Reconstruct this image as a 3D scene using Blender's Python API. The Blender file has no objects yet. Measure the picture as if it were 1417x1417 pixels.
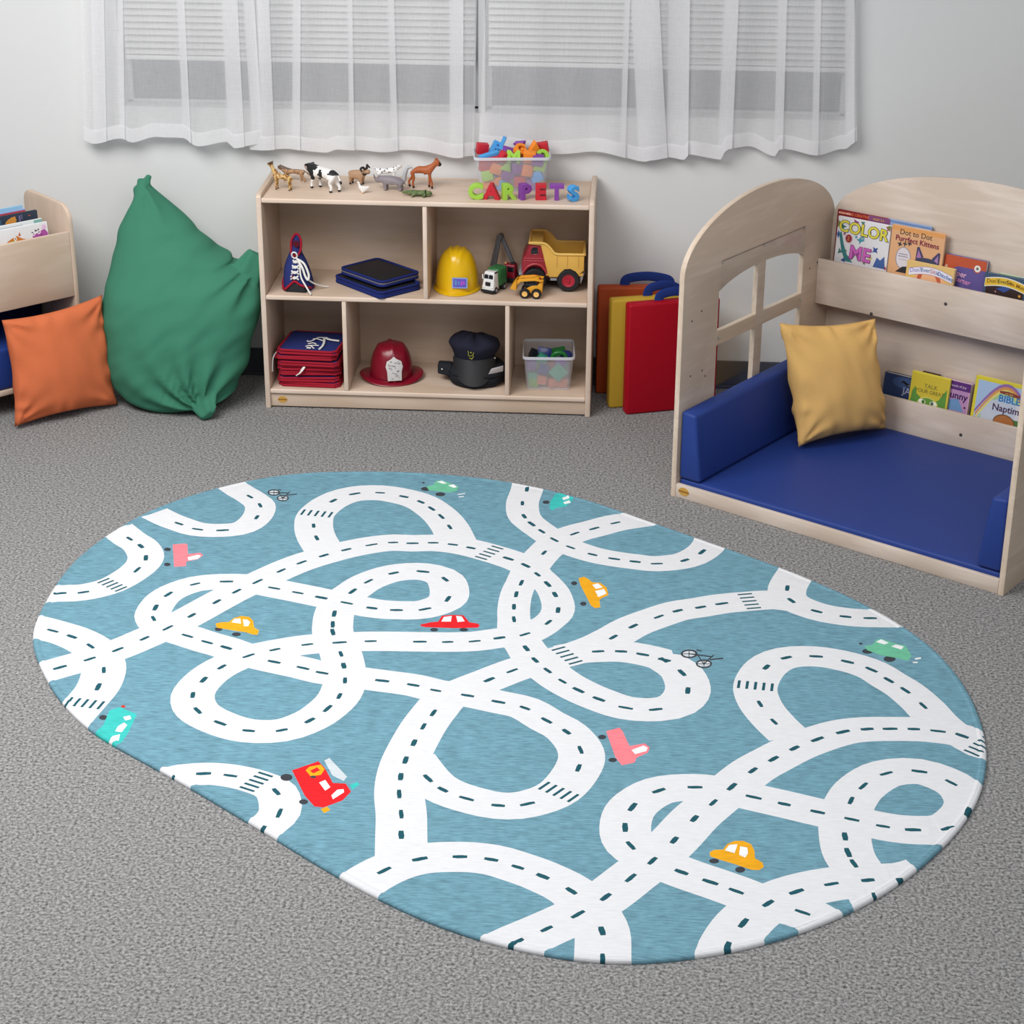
import bpy, bmesh, math, random
from mathutils import Vector, Matrix, Euler, noise
from mathutils.geometry import delaunay_2d_cdt

S = bpy.context.scene
COL = S.collection
PI = math.pi

# ------------------------------------------------------------------ camera
CF, CPITCH, CYAW, CROLL = 2725.59, 0.42083, 0.06472, 0.00566
CPOS = Vector((1.3524, -6.7396, 2.6331))
def _cam_axes():
    cp, sp, c, s = math.cos(CPITCH), math.sin(CPITCH), math.cos(CYAW), math.sin(CYAW)
    F = Vector((-s*cp, c*cp, -sp)); R = Vector((c, s, 0)); U = R.cross(F)
    R2 = R*math.cos(CROLL)+U*math.sin(CROLL); U2 = -R*math.sin(CROLL)+U*math.cos(CROLL)
    return F, R2, U2
CFW, CRT, CUP = _cam_axes()
cam = bpy.data.objects.new('camera', bpy.data.cameras.new('camera'))
COL.objects.link(cam)
cam.data.sensor_width = 36.0
cam.data.lens = 36.0*CF/1417.0
m = Matrix((CRT, CUP, -CFW)).transposed().to_4x4(); m.translation = CPOS
cam.matrix_world = m
S.camera = cam

# ------------------------------------------------------------------ light
W = bpy.data.worlds.new('world'); S.world = W; W.use_nodes = True
bg = W.node_tree.nodes['Background']
bg.inputs[0].default_value = (0.93, 0.96, 1.0, 1); bg.inputs[1].default_value = 0.30
def area(name, loc, target, sx, sy, power, col=(1, 1, 1)):
    l = bpy.data.lights.new(name, 'AREA'); l.shape = 'RECTANGLE'; l.size = sx; l.size_y = sy
    l.energy = power; l.color = col
    o = bpy.data.objects.new(name, l); COL.objects.link(o); o.location = loc
    o.rotation_euler = (Vector(target)-Vector(loc)).to_track_quat('-Z', 'Y').to_euler()
    return o
area('ceiling_and_fill_light', (-0.7, -2.5, 3.2), (0.2, -1.2, 0), 2.4, 1.8, 128, (1.0, 0.985, 0.96))
area('ceiling_and_fill_light', (2.2, -4.6, 3.6), (1.2, -0.5, 0.2), 2.5, 1.5, 46, (1.0, 0.985, 0.96))  # soft fill, added to brighten the right side and back from the front
V = S.view_settings
V.view_transform = 'Standard'; V.look = 'None'; V.exposure = 0.05; V.gamma = 1.0; V.use_curve_mapping = False

# ------------------------------------------------------------------ helpers
def lin(c):
    return tuple((x/255/12.92 if x/255 <= 0.04045 else ((x/255+0.055)/1.055)**2.4) for x in c)
_mats = {}
def newmat(name):
    mt = bpy.data.materials.new(name); mt.use_nodes = True
    nt = mt.node_tree
    return mt, nt, nt.nodes['Principled BSDF']
def M(c, rough=0.5, kind='plain', spec=0.4, bump=0.0, scale=60, var=0.06):
    """procedural surface: base colour modulated by fine noise, optional bump"""
    key = (c, rough, kind, spec, bump, scale, var)
    if key in _mats: return _mats[key]
    mt, nt, p = newmat('%s_%02x%02x%02x' % ((kind,)+tuple(int(v) for v in c)))
    L = nt.links; N = nt.nodes
    tc = N.new('ShaderNodeTexCoord'); nz = N.new('ShaderNodeTexNoise')
    nz.inputs['Scale'].default_value = scale; nz.inputs['Detail'].default_value = 4
    L.new(tc.outputs['Object'], nz.inputs['Vector'])
    mx = N.new('ShaderNodeMixRGB'); mx.blend_type = 'MIX'
    b = lin(c)
    mx.inputs[1].default_value = tuple(v*(1-var) for v in b)+(1,)
    mx.inputs[2].default_value = tuple(min(1, v*(1+var)) for v in b)+(1,)
    L.new(nz.outputs['Fac'], mx.inputs[0]); L.new(mx.outputs[0], p.inputs['Base Color'])
    p.inputs['Roughness'].default_value = rough
    p.inputs['Specular IOR Level'].default_value = spec
    if bump:
        bp = N.new('ShaderNodeBump'); bp.inputs['Strength'].default_value = bump; bp.inputs['Distance'].default_value = 0.002
        L.new(nz.outputs['Fac'], bp.inputs['Height']); L.new(bp.outputs[0], p.inputs['Normal'])
    _mats[key] = mt
    return mt
def plastic(c): return M(c, 0.32, 'plastic', 0.5, 0, 40, 0.03)
def toy(c): return M(c, 0.5, 'toy', 0.4, 0, 40, 0.04)
def cloth(c): return M(c, 0.85, 'cloth', 0.2, 0.15, 220, 0.06)
def paper(c): return M(c, 0.45, 'print', 0.35, 0, 30, 0.04)
def vinyl(c): return M(c, 0.5, 'vinyl', 0.25, 0.10, 18, 0.05)

def wood(name, c1, c2, axis, swirl=1.0, rough=0.45):
    mt, nt, p = newmat(name); L = nt.links; N = nt.nodes
    tc = N.new('ShaderNodeTexCoord'); mp = N.new('ShaderNodeMapping')
    sc = [14, 14, 14]; sc[axis] = 1.6
    mp.inputs['Scale'].default_value = sc
    L.new(tc.outputs['Object'], mp.inputs['Vector'])
    n1 = N.new('ShaderNodeTexNoise'); n1.inputs['Scale'].default_value = 1.0*swirl; n1.inputs['Detail'].default_value = 3
    n1.inputs['Distortion'].default_value = 1.6
    L.new(mp.outputs[0], n1.inputs['Vector'])
    wv = N.new('ShaderNodeTexWave'); wv.inputs['Scale'].default_value = 0.55; wv.inputs['Distortion'].default_value = 7
    wv.inputs['Detail'].default_value = 2; wv.inputs['Detail Scale'].default_value = 0.6
    L.new(mp.outputs[0], wv.inputs['Vector'])
    n2 = N.new('ShaderNodeTexNoise'); n2.inputs['Scale'].default_value = 9; n2.inputs['Detail'].default_value = 5
    L.new(mp.outputs[0], n2.inputs['Vector'])
    a = N.new('ShaderNodeMath'); a.operation = 'MULTIPLY_ADD'; a.inputs[1].default_value = 0.35
    L.new(wv.outputs['Fac'], a.inputs[0]); L.new(n1.outputs['Fac'], a.inputs[2])
    b = N.new('ShaderNodeMath'); b.operation = 'MULTIPLY_ADD'; b.inputs[1].default_value = 0.35
    L.new(n2.outputs['Fac'], b.inputs[0]); L.new(a.outputs[0], b.inputs[2])
    rp = N.new('ShaderNodeValToRGB'); rp.color_ramp.elements[0].position = 0.45; rp.color_ramp.elements[1].position = 1.1
    rp.color_ramp.elements[0].color = lin(c1)+(1,); rp.color_ramp.elements[1].color = lin(c2)+(1,)
    L.new(b.outputs[0], rp.inputs[0]); L.new(rp.outputs[0], p.inputs['Base Color'])
    p.inputs['Roughness'].default_value = rough; p.inputs['Specular IOR Level'].default_value = 0.35
    return mt
BIRCH_X = wood('birch_panel_x', (218, 197, 180), (204, 181, 160), 0)
BIRCH_Z = wood('birch_panel_z', (218, 197, 180), (204, 181, 160), 2)
PLY_X = wood('birch_ply_x', (226, 211, 199), (206, 189, 174), 0, 1.5)
PLY_Y = wood('birch_ply_y', (224, 206, 188), (206, 186, 166), 1, 1.5)
EDGE = wood('birch_edge', (232, 212, 196), (222, 200, 182), 0)

class MB:
    """collects shaped pieces into one mesh; material slots by index"""
    def __init__(s): s.bm = bmesh.new()
    def raw(s, verts, faces, mi=0, T=None):
        vs = [s.bm.verts.new(T @ Vector(v) if T else v) for v in verts]
        out = []
        for f in faces:
            try:
                fc = s.bm.faces.new([vs[i] for i in f]); fc.material_index = mi; out.append(fc)
            except ValueError: pass
        return vs, out
    def merge(s, other, T=None, mi=None):
        vs = {}
        for v in other.verts: vs[v] = s.bm.verts.new(T @ v.co if T else v.co)
        for f in other.faces:
            try: nf = s.bm.faces.new([vs[v] for v in f.verts])
            except ValueError: continue
            nf.material_index = f.material_index if mi is None else mi
        other.free()
    def box(s, x0, y0, z0, x1, y1, z1, mi=0, bev=0.0, seg=2, T=None):
        b = bmesh.new(); bmesh.ops.create_cube(b, size=1)
        for v in b.verts:
            v.co = Vector(((x0+x1)/2+v.co.x*(x1-x0), (y0+y1)/2+v.co.y*(y1-y0), (z0+z1)/2+v.co.z*(z1-z0)))
        if bev > 0:
            bmesh.ops.bevel(b, geom=list(b.edges), offset=bev, segments=seg, profile=0.5, affect='EDGES')
        s.merge(b, T, mi)
    def hexa(s, p, mi=0, bev=0.0, seg=2, T=None):
        """8 corners: bottom 4 ccw then top 4"""
        b = bmesh.new(); vs = [b.verts.new(q) for q in p]
        for f in ((3,2,1,0),(4,5,6,7),(0,1,5,4),(1,2,6,5),(2,3,7,6),(3,0,4,7)): b.faces.new([vs[i] for i in f])
        if bev > 0: bmesh.ops.bevel(b, geom=list(b.edges), offset=bev, segments=seg, profile=0.5, affect='EDGES')
        s.merge(b, T, mi)
    def lathe(s, prof, n=32, mi=0, T=None, ry=1.0, cap=True):
        V, F = [], []
        for (r, z) in prof:
            for k in range(n):
                a = 2*PI*k/n; V.append((r*math.cos(a), r*ry*math.sin(a), z))
        m = len(prof)
        for i in range(m-1):
            for k in range(n):
                F.append((i*n+k, i*n+(k+1) % n, (i+1)*n+(k+1) % n, (i+1)*n+k))
        if cap and prof[0][0] > 1e-6: F.append(tuple(reversed(range(n))))
        if cap and prof[-1][0] > 1e-6: F.append(tuple(range((m-1)*n, m*n)))
        s.raw(V, F, mi, T)
    def cyl(s, p0, p1, r0, r1=None, n=16, mi=0, T=None):
        if r1 is None: r1 = r0
        s.tube([p0, p1], [r0, r1], n, mi, T)
    def tube(s, pts, r, n=8, mi=0, T=None, flat=1.0, closed=False):
        pts = [Vector(p) for p in pts]; N = len(pts)
        if not hasattr(r, '__len__'): r = [r]*N
        V, F = [], []; prev = None
        for i, p in enumerate(pts):
            if closed: d = pts[(i+1) % N]-pts[i-1]
            else: d = pts[min(i+1, N-1)]-pts[max(i-1, 0)]
            d.normalize()
            if prev is None:
                up = Vector((0, 0, 1)) if abs(d.z) < 0.9 else Vector((0, 1, 0))
                a = d.cross(up).normalized()
            else:
                a = (prev-d*prev.dot(d)).normalized()
            prev = a; b = a.cross(d)
            for k in range(n):
                t = 2*PI*k/n; V.append(p+(a*math.cos(t)+b*math.sin(t)*flat)*r[i])
        for i in range(N if closed else N-1):
            for k in range(n):
                j = (i+1) % N
                F.append((i*n+k, i*n+(k+1) % n, j*n+(k+1) % n, j*n+k))
        if not closed:
            F.append(tuple(range(n))); F.append(tuple(reversed(range((N-1)*n, N*n))))
        s.raw(V, F, mi, T)
    def prism(s, poly, z0, z1, mi=0, T=None, bev=0.0):
        """poly in xy extruded along z (convex or simple)"""
        b = bmesh.new()
        lo = [b.verts.new((x, y, z0)) for x, y in poly]; hi = [b.verts.new((x, y, z1)) for x, y in poly]
        n = len(poly)
        b.faces.new(lo[::-1]); b.faces.new(hi)
        for i in range(n): b.faces.new((lo[i], lo[(i+1) % n], hi[(i+1) % n], hi[i]))
        bmesh.ops.recalc_face_normals(b, faces=list(b.faces))
        if bev > 0: bmesh.ops.bevel(b, geom=list(b.edges), offset=bev, segments=2, profile=0.5, affect='EDGES')
        s.merge(b, T, mi)
    def ball(s, c, r, mi=0, T=None, n=16):
        if not hasattr(r, '__len__'): r = (r, r, r)
        b = bmesh.new(); bmesh.ops.create_uvsphere(b, u_segments=n, v_segments=max(6, n//2), radius=1)
        for v in b.verts: v.co = Vector((c[0]+v.co.x*r[0], c[1]+v.co.y*r[1], c[2]+v.co.z*r[2]))
        s.merge(b, T, mi)
    def flat(s, poly, z=0.0, mi=0, T=None):
        s.raw([(x, y, z) for x, y in poly], [tuple(range(len(poly)))], mi, T)

def obj(name, mb, mats, parent=None, smooth=35, loc=None):
    me = bpy.data.meshes.new(name)
    bm = mb.bm if isinstance(mb, MB) else mb
    bmesh.ops.recalc_face_normals(bm, faces=list(bm.faces))
    bm.to_mesh(me); bm.free()
    return obj_me(name, me, mats, parent, smooth, loc)
def obj_me(name, me, mats, parent=None, smooth=35, loc=None):
    for mt in (mats if isinstance(mats, (list, tuple)) else [mats]): me.materials.append(mt)
    if smooth:
        for p in me.polygons: p.use_smooth = True
        if smooth < 180: me.set_sharp_from_angle(angle=math.radians(smooth))
    o = bpy.data.objects.new(name, me); COL.objects.link(o)
    if parent: o.parent = parent
    if loc: o.location = loc
    return o
def tag(o, label, cat, group=None, kind=None):
    o['label'] = label; o['category'] = cat
    if group: o['group'] = group
    if kind: o['kind'] = kind
    return o
def thing(name, label, cat, loc=(0, 0, 0), rotz=0.0, group=None, mat=None):
    o = bpy.data.objects.new(name, None); COL.objects.link(o); o.empty_display_size = 0.05
    if mat is not None: o.matrix_world = mat
    else: o.location = loc; o.rotation_euler = (0, 0, rotz)
    return tag(o, label, cat, group)
def struct(name, mb, mats, parent=None, smooth=0):
    o = obj(name, mb, mats, parent, smooth)
    if not parent: o['kind'] = 'structure'
    return o
def dup(root, label=None, loc=None, rotz=None, mat=None):
    r = root.copy(); COL.objects.link(r)
    if mat is not None: r.matrix_world = mat
    if loc is not None: r.location = loc
    if rotz is not None: r.rotation_euler = (0, 0, rotz)
    if label: r['label'] = label
    for ch in list(root.children):
        c = ch.copy(); COL.objects.link(c); c.parent = r
        for g in list(ch.children):
            d = g.copy(); COL.objects.link(d); d.parent = c
    return r
def eval_mesh(o):
    dg = bpy.context.evaluated_depsgraph_get(); dg.update()
    me = bpy.data.meshes.new_from_object(o.evaluated_get(dg))
    d = o.data; bpy.data.objects.remove(o)
    return me
def plate_bm(outer, holes, t, bev=0.0):
    """flat board with holes: outline in xy, thickness centred on z=0"""
    cu = bpy.data.curves.new('plate', 'CURVE'); cu.dimensions = '2D'; cu.fill_mode = 'BOTH'
    cu.extrude = t/2-bev; cu.bevel_depth = bev; cu.bevel_resolution = 1; cu.offset = -bev
    for pl in [outer]+list(holes):
        sp = cu.splines.new('POLY'); sp.points.add(len(pl)-1)
        for q, (x, y) in zip(sp.points, pl): q.co = (x, y, 0, 1)
        sp.use_cyclic_u = True
    o = bpy.data.objects.new('plate', cu); COL.objects.link(o)
    me = eval_mesh(o); bm = bmesh.new(); bm.from_mesh(me); bpy.data.meshes.remove(me); bpy.data.curves.remove(cu)
    bmesh.ops.remove_doubles(bm, verts=bm.verts, dist=1e-5)
    for f in bm.faces: f.material_index = 0
    return bm
def text_bm(txt, size, extrude=0.0, offset=0.0, bevel=0.0, res=3):
    cu = bpy.data.curves.new('text', 'FONT'); cu.body = txt; cu.size = size; cu.extrude = extrude
    cu.offset = offset*size; cu.bevel_depth = bevel; cu.align_x = 'CENTER'; cu.resolution_u = res
    cu.align_y = 'CENTER'
    o = bpy.data.objects.new('text', cu); COL.objects.link(o)
    me = eval_mesh(o); bm = bmesh.new(); bm.from_mesh(me); bpy.data.meshes.remove(me); bpy.data.curves.remove(cu)
    bmesh.ops.remove_doubles(bm, verts=bm.verts, dist=1e-6)
    for f in bm.faces: f.material_index = 0
    return bm
def catmull(P, step=None, n=8, closed=False):
    P = [Vector(p) for p in P]; out = []; N = len(P)
    for i in range(N if closed else N-1):
        if closed: a, b, c, d = P[i-1], P[i], P[(i+1) % N], P[(i+2) % N]
        else: a, b, c, d = P[max(i-1, 0)], P[i], P[i+1], P[min(i+2, N-1)]
        k = n if step is None else max(1, int((c-b).length/step))
        for j in range(k):
            t = j/k
            out.append(0.5*((2*b)+(c-a)*t+(2*a-5*b+4*c-d)*t*t+(3*b-a-3*c+d)*t**3))
    if not closed: out.append(P[-1])
    return out
def TM(loc=(0, 0, 0), rx=0, ry=0, rz=0, s=1.0):
    return Matrix.Translation(loc) @ Euler((rx, ry, rz)).to_matrix().to_4x4() @ Matrix.Scale(s, 4)
STAND = Matrix.Rotation(PI/2, 4, 'X')      # xy drawing -> upright, facing -y
def skin_bm(pts, edges, sub=2):
    """one continuous body grown around joints (x, y, z, radius)"""
    me = bpy.data.meshes.new('body'); me.from_pydata([p[:3] for p in pts], edges, [])
    o = bpy.data.objects.new('body', me); COL.objects.link(o)
    md = o.modifiers.new('skin', 'SKIN'); md.use_smooth_shade = True
    sk = me.skin_vertices[0].data if me.skin_vertices else None
    if sk is None:
        me.attributes  # layer is created by the modifier below
    for i, p in enumerate(pts):
        r = p[3]; rr = (r, r) if not hasattr(r, '__len__') else r
        me.skin_vertices[0].data[i].radius = rr
        me.skin_vertices[0].data[i].use_root = (i == 0)
    ms = o.modifiers.new('sub', 'SUBSURF'); ms.levels = sub; ms.render_levels = sub
    m2 = eval_mesh(o); bm = bmesh.new(); bm.from_mesh(m2); bpy.data.meshes.remove(m2)
    for f in bm.faces: f.material_index = 0
    return bm

# a pixel of the photograph met with the floor or a level plane (survey of where things stand)
def G(px, py, z=0.0):
    d = CFW+CRT*((px-708.5)/CF)-CUP*((py-708.5)/CF)
    return CPOS+d*((z-CPOS.z)/d.z)
def GY(px, py, y):
    d = CFW+CRT*((px-708.5)/CF)-CUP*((py-708.5)/CF)
    return CPOS+d*((y-CPOS.y)/d.y)
# ------------------------------------------------------------------ the room
WY = 0.36                                  # wall plane
def mat_carpet():
    mt, nt, p = newmat('grey_loop_carpet'); L = nt.links; N = nt.nodes
    tc = N.new('ShaderNodeTexCoord')
    n1 = N.new('ShaderNodeTexNoise'); n1.inputs['Scale'].default_value = 125; n1.inputs['Detail'].default_value = 3; n1.inputs['Roughness'].default_value = 0.7
    L.new(tc.outputs['Object'], n1.inputs['Vector'])
    rp = N.new('ShaderNodeValToRGB')
    rp.color_ramp.elements[0].position = 0.33; rp.color_ramp.elements[0].color = lin((76, 75, 75))+(1,)
    rp.color_ramp.elements[1].position = 0.67; rp.color_ramp.elements[1].color = lin((176, 175, 175))+(1,)
    L.new(n1.outputs['Fac'], rp.inputs[0])
    L.new(rp.outputs[0], p.inputs['Base Color'])
    bp = N.new('ShaderNodeBump'); bp.inputs['Strength'].default_value = 0.35; bp.inputs['Distance'].default_value = 0.003
    L.new(n1.outputs['Fac'], bp.inputs['Height']); L.new(bp.outputs[0], p.inputs['Normal'])
    p.inputs['Roughness'].default_value = 0.95; p.inputs['Specular IOR Level'].default_value = 0.1
    return mt
b = MB(); b.box(-3.2, -8.2, -0.1, 5.2, WY, 0.0)
struct('floor', b, mat_carpet())
WALLM = M((217, 218, 219), 0.75, 'wall_paint', 0.2, 0.05, 25, 0.012)
TRIMM = M((232, 232, 230), 0.5, 'white_trim', 0.3, 0, 25, 0.01)
# back wall with two window openings side by side
X0, X1, XM, SILL, HEAD = -0.546, 2.09, 0.772, 1.032, 1.85
b = MB()
b.box(-3.2, WY, -0.1, X0, WY+0.14, 3.0); b.box(X1, WY, -0.1, 5.2, WY+0.14, 3.0)
b.box(X0, WY, -0.1, X1, WY+0.14, SILL); b.box(X0, WY, HEAD, X1, WY+0.14, 3.0)
b.box(XM-0.012, WY+0.02, SILL, XM+0.012, WY+0.14, HEAD)
struct('wall_back', b, WALLM)
b = MB(); b.box(-3.2, WY-0.008, 0.0, 5.2, WY, 0.108, bev=0.003); b.box(-3.2, WY-0.018, 0.0, 5.2, WY-0.006, 0.012, bev=0.003)
struct('baseboard_back', b, M((70, 72, 80), 0.5, 'vinyl_base', 0.4))
GLASS, nt, p = newmat('window_glass')
for nd in list(nt.nodes):
    if nd.type != 'OUTPUT_MATERIAL': nt.nodes.remove(nd)
tr = nt.nodes.new('ShaderNodeBsdfTransparent'); tr.inputs[0].default_value = (0.55, 0.56, 0.59, 1)
gl = nt.nodes.new('ShaderNodeBsdfGlossy'); gl.inputs['Roughness'].default_value = 0.05
mx = nt.nodes.new('ShaderNodeMixShader'); mx.inputs[0].default_value = 0.06
nt.links.new(tr.outputs[0], mx.inputs[1]); nt.links.new(gl.outputs[0], mx.inputs[2])
nt.links.new(mx.outputs[0], nt.nodes['Material Output'].inputs[0])
ALU = M((196, 197, 199), 0.4, 'window_metal', 0.5)
BLIND = M((236, 236, 236), 0.45, 'blind_slat', 0.4)
for k, (xa, xb) in enumerate(((X0, XM-0.012), (XM+0.012, X1))):
    fr = MB(); w = 0.022; y0, y1 = WY+0.07, WY+0.12
    fr.box(xa, y0, SILL, xa+w, y1, HEAD, bev=0.003); fr.box(xb-w, y0, SILL, xb, y1, HEAD, bev=0.003)
    fr.box(xa, y0, SILL, xb, y1, SILL+0.012, bev=0.003); fr.box(xa, y0, HEAD-w, xb, y1, HEAD, bev=0.003)
    wn = struct('window_%d' % (k+1), fr, ALU)
    gp = MB(); gp.box(xa+w, y0+0.02, SILL+0.012, xb-w, y0+0.026, HEAD-w)
    obj('pane', gp, GLASS, wn, 0)
    # venetian blind let down to a little above the sill
    side = ('left', 'right')[k]
    t = thing('venetian_blind', 'white horizontal slat blind inside the %s window behind the curtains' % side, 'blind', ((xa+xb)/2, WY+0.045, 0))
    hw = (xb-xa)/2-0.012
    sl = MB(); z = 1.226; n = 0
    while z < HEAD-0.04:
        sl.hexa([(-hw, -0.012, z-0.0095), (hw, -0.012, z-0.0095), (hw, 0.012, z+0.0085), (-hw, 0.012, z+0.0085),
                 (-hw, -0.012, z-0.0083), (hw, -0.012, z-0.0083), (hw, 0.012, z+0.0097), (-hw, 0.012, z+0.0097)])
        z += 0.0235; n += 1
    obj('slats', sl, BLIND, t, 0)
    br = MB(); br.box(-hw, -0.013, 1.196, hw, 0.013, 1.212, bev=0.003); obj('bottom_rail', br, BLIND, t)
    hr = MB(); hr.box(-hw, -0.02, HEAD-0.04, hw, 0.02, HEAD, bev=0.003); obj('head_rail', hr, BLIND, t)
    for cx in (-hw*0.7, hw*0.05, hw*0.75):
        c = MB(); c.cyl((cx, -0.0145, 1.21), (cx, -0.0145, HEAD-0.03), 0.0012, n=6); obj('ladder_cord', c, BLIND, t)

# ------------------------------------------------------------------ sheer curtains
def mat_sheer(op, name):
    mt, nt, p = newmat(name); N = nt.nodes; L = nt.links
    N.remove(p)
    df = N.new('ShaderNodeBsdfDiffuse'); df.inputs[0].default_value = (0.95, 0.95, 0.965, 1)
    tl = N.new('ShaderNodeBsdfTranslucent'); tl.inputs[0].default_value = (0.95, 0.95, 0.965, 1)
    a = N.new('ShaderNodeMixShader'); a.inputs[0].default_value = 0.5
    L.new(df.outputs[0], a.inputs[1]); L.new(tl.outputs[0], a.inputs[2])
    tp = N.new('ShaderNodeBsdfTransparent')
    tc = N.new('ShaderNodeTexCoord'); mp = N.new('ShaderNodeMapping'); mp.inputs['Scale'].default_value = (260, 260, 22)
    nz = N.new('ShaderNodeTexNoise'); nz.inputs['Scale'].default_value = 1; nz.inputs['Detail'].default_value = 3
    L.new(tc.outputs['Object'], mp.inputs[0]); L.new(mp.outputs[0], nz.inputs['Vector'])
    mp2 = N.new('ShaderNodeMapping'); mp2.inputs['Scale'].default_value = (18, 18, 300)
    nz2 = N.new('ShaderNodeTexNoise'); nz2.inputs['Scale'].default_value = 1; nz2.inputs['Detail'].default_value = 3
    L.new(tc.outputs['Object'], mp2.inputs[0]); L.new(mp2.outputs[0], nz2.inputs['Vector'])
    ad = N.new('ShaderNodeMath'); ad.operation = 'ADD'; L.new(nz.outputs['Fac'], ad.inputs[0]); L.new(nz2.outputs['Fac'], ad.inputs[1])
    mr = N.new('ShaderNodeMapRange'); mr.inputs[1].default_value = 0.6; mr.inputs[2].default_value = 1.4
    mr.inputs[3].default_value = op-0.055; mr.inputs[4].default_value = min(1, op+0.055)
    L.new(ad.outputs[0], mr.inputs[0])
    mx = N.new('ShaderNodeMixShader'); L.new(mr.outputs[0], mx.inputs[0]); L.new(tp.outputs[0], mx.inputs[1]); L.new(a.outputs[0], mx.inputs[2])
    L.new(mx.outputs[0], N['Material Output'].inputs[0])
    return mt
SHEER = mat_sheer(0.60, 'sheer_white_voile'); HEM = mat_sheer(0.92, 'sheer_hem')
def curtain(label, pxl, pxr, hem, pleats, seed, yc=0.318, edge=None):
    """hem: photo points along the lower edge; pleats: (px at hem, px at frame top, width m, depth) doubled folds"""
    rnd = random.Random(seed)
    xl0, xr0 = GY(pxl[0], 205, yc).x, GY(pxr[0], 205, yc).x
    xl1, xr1 = GY(pxl[1], 0, yc).x, GY(pxr[1], 0, yc).x
    hp = sorted((GY(x, y, yc).x, GY(x, y, yc).z) for x, y in hem)
    def hz(x):
        if x <= hp[0][0]: return hp[0][1]
        for (a, za), (b_, zb) in zip(hp, hp[1:]):
            if x <= b_:
                t = (x-a)/(b_-a); t = t*t*(3-2*t); return za+(zb-za)*t
        return hp[-1][1]
    pl = sorted(((GY(a, 205, yc).x-xl0)/(xr0-xl0), (GY(b_, 0, yc).x-xl1)/(xr1-xl1), w, d) for a, b_, w, d in pleats)
    # walk along the cloth: u samples, each pleat adds a backward stretch
    rows = 26; path = []
    NS = 200
    us = [i/NS for i in range(NS+1)]
    def row(tz):
        # tz 0 at hem, 1 at z of frame top; returns list of (x, y)
        out = []
        xa, xb = xl0+(xl1-xl0)*tz, xr0+(xr1-xr0)*tz
        seq = []
        cur = 0.0
        for (ua, ub, w, d) in pl:
            uc = ua+(ub-ua)*tz; hw = w/2/(xb-xa)
            a, c = max(0.0, uc-hw), min(1.0, uc+hw)
            seq += [(cur, c, 0.0, -d*0.55), (c, a, -d*0.55, 0.0)]
            cur = a
        seq.append((cur, 1.0, 0.0, 0.0))
        for (a, c, ya, yb) in seq:
            n = 18
            for i in range(n):
                t = i/n; u = a+(c-a)*t
                s = t*t*(3-2*t)
                x = xa+(xb-xa)*u
                wob = 0.007*math.sin(u*(xb-xa)*19+seed)+0.005*math.sin(u*(xb-xa)*43+seed*2.1+tz*0.6)
                wob *= (1.25-0.6*min(1, tz))
                yy = ya+(yb-ya)*s
                out.append((x, yc+wob+yy*1.0))
        out.append((xb, yc+0.006*math.sin((xb-xa)*19+seed)))
        return out
    ztop = 1.80; zf = 1.45
    V_, F_ = [], []; ncol = None
    tz_list = [i/(rows-1) for i in range(rows)]
    HT = 0.050
    t = thing('sheer_curtain', label, 'curtain', ((xl0+xr0)/2, yc, 0), 0, 'white sheer curtains over the window')
    L = Vector(((xl0+xr0)/2, yc, 0))
    def sheet(z_lo_off, z_hi_fn, nrow):
        V_, F_ = [], []; ncol = None
        for r in range(nrow):
            fr = r/(nrow-1)
            base = row(0)
            pts = []
            for i, (bx, by) in enumerate(base):
                zl = hz(bx); zh = z_hi_fn(zl); z = zl+(zh-zl)*fr
                pts.append(z)
            zm = sum(pts)/len(pts); tz = max(0, (zm-0.91)/(zf-0.91))
            rr = row(tz)
            ncol = len(rr)
            for (x, y), z in zip(rr, pts): V_.append((x-L.x, y-L.y-z_lo_off, z))
        for r in range(nrow-1):
            for i in range(ncol-1):
                F_.append((r*ncol+i, r*ncol+i+1, (r+1)*ncol+i+1, (r+1)*ncol+i))
        b = MB(); b.raw(V_, F_); return b
    obj('cloth', sheet(0.0, lambda zl: ztop, rows), SHEER, t, 50)
    obj('hem', sheet(0.0018, lambda zl: zl+HT, 3), HEM, t, 50)
    return t
def c1(x, y): return (x/2.0243, y/2.0243)
def c2(x, y): return (600+x/2.0243, y/2.0243)
hemL = [c1(*p) for p in ((232, 392), (262, 402), (345, 384), (370, 398), (440, 383), (515, 386), (550, 407), (640, 396), (655, 413), (720, 405), (735, 400))]
hemM = [c1(*p) for p in ((690, 418), (800, 417), (910, 428), (950, 415), (1070, 425), (1180, 420), (1280, 440), (1310, 437))]
hemR = [c2(*p) for p in ((120, 415), (160, 420), (330, 432), (470, 424), (590, 451), (605, 448), (615, 446), (660, 441), (700, 445), (715, 430), (805, 444), (820, 414), (880, 410), (955, 435), (970, 415), (1080, 432), (1150, 418), (1185, 396))]
tR = curtain('wide white sheer curtain on the right with several deep folds', (662, 672), (1186, 1183), hemR,
        [(905, 893, 0.10, 0.03), (938, 940, 0.075, 0.03), (1003, 1012, 0.05, 0.022), (1077, 1083, 0.03, 0.02), (862, 868, 0.02, 0.014), (1128, 1132, 0.022, 0.014), (1176, 1176, 0.03, 0.015)], 1.3, 0.318)
tM = curtain('white sheer curtain in the middle reaching to the dark gap', (346, 352), (656, 660), hemM,
        [(488, 485, 0.018, 0.014), (410, 411, 0.03, 0.015), (546, 541, 0.024, 0.014), (632, 632, 0.05, 0.02), (370, 362, 0.06, 0.015)], 4.1, 0.318)
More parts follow.
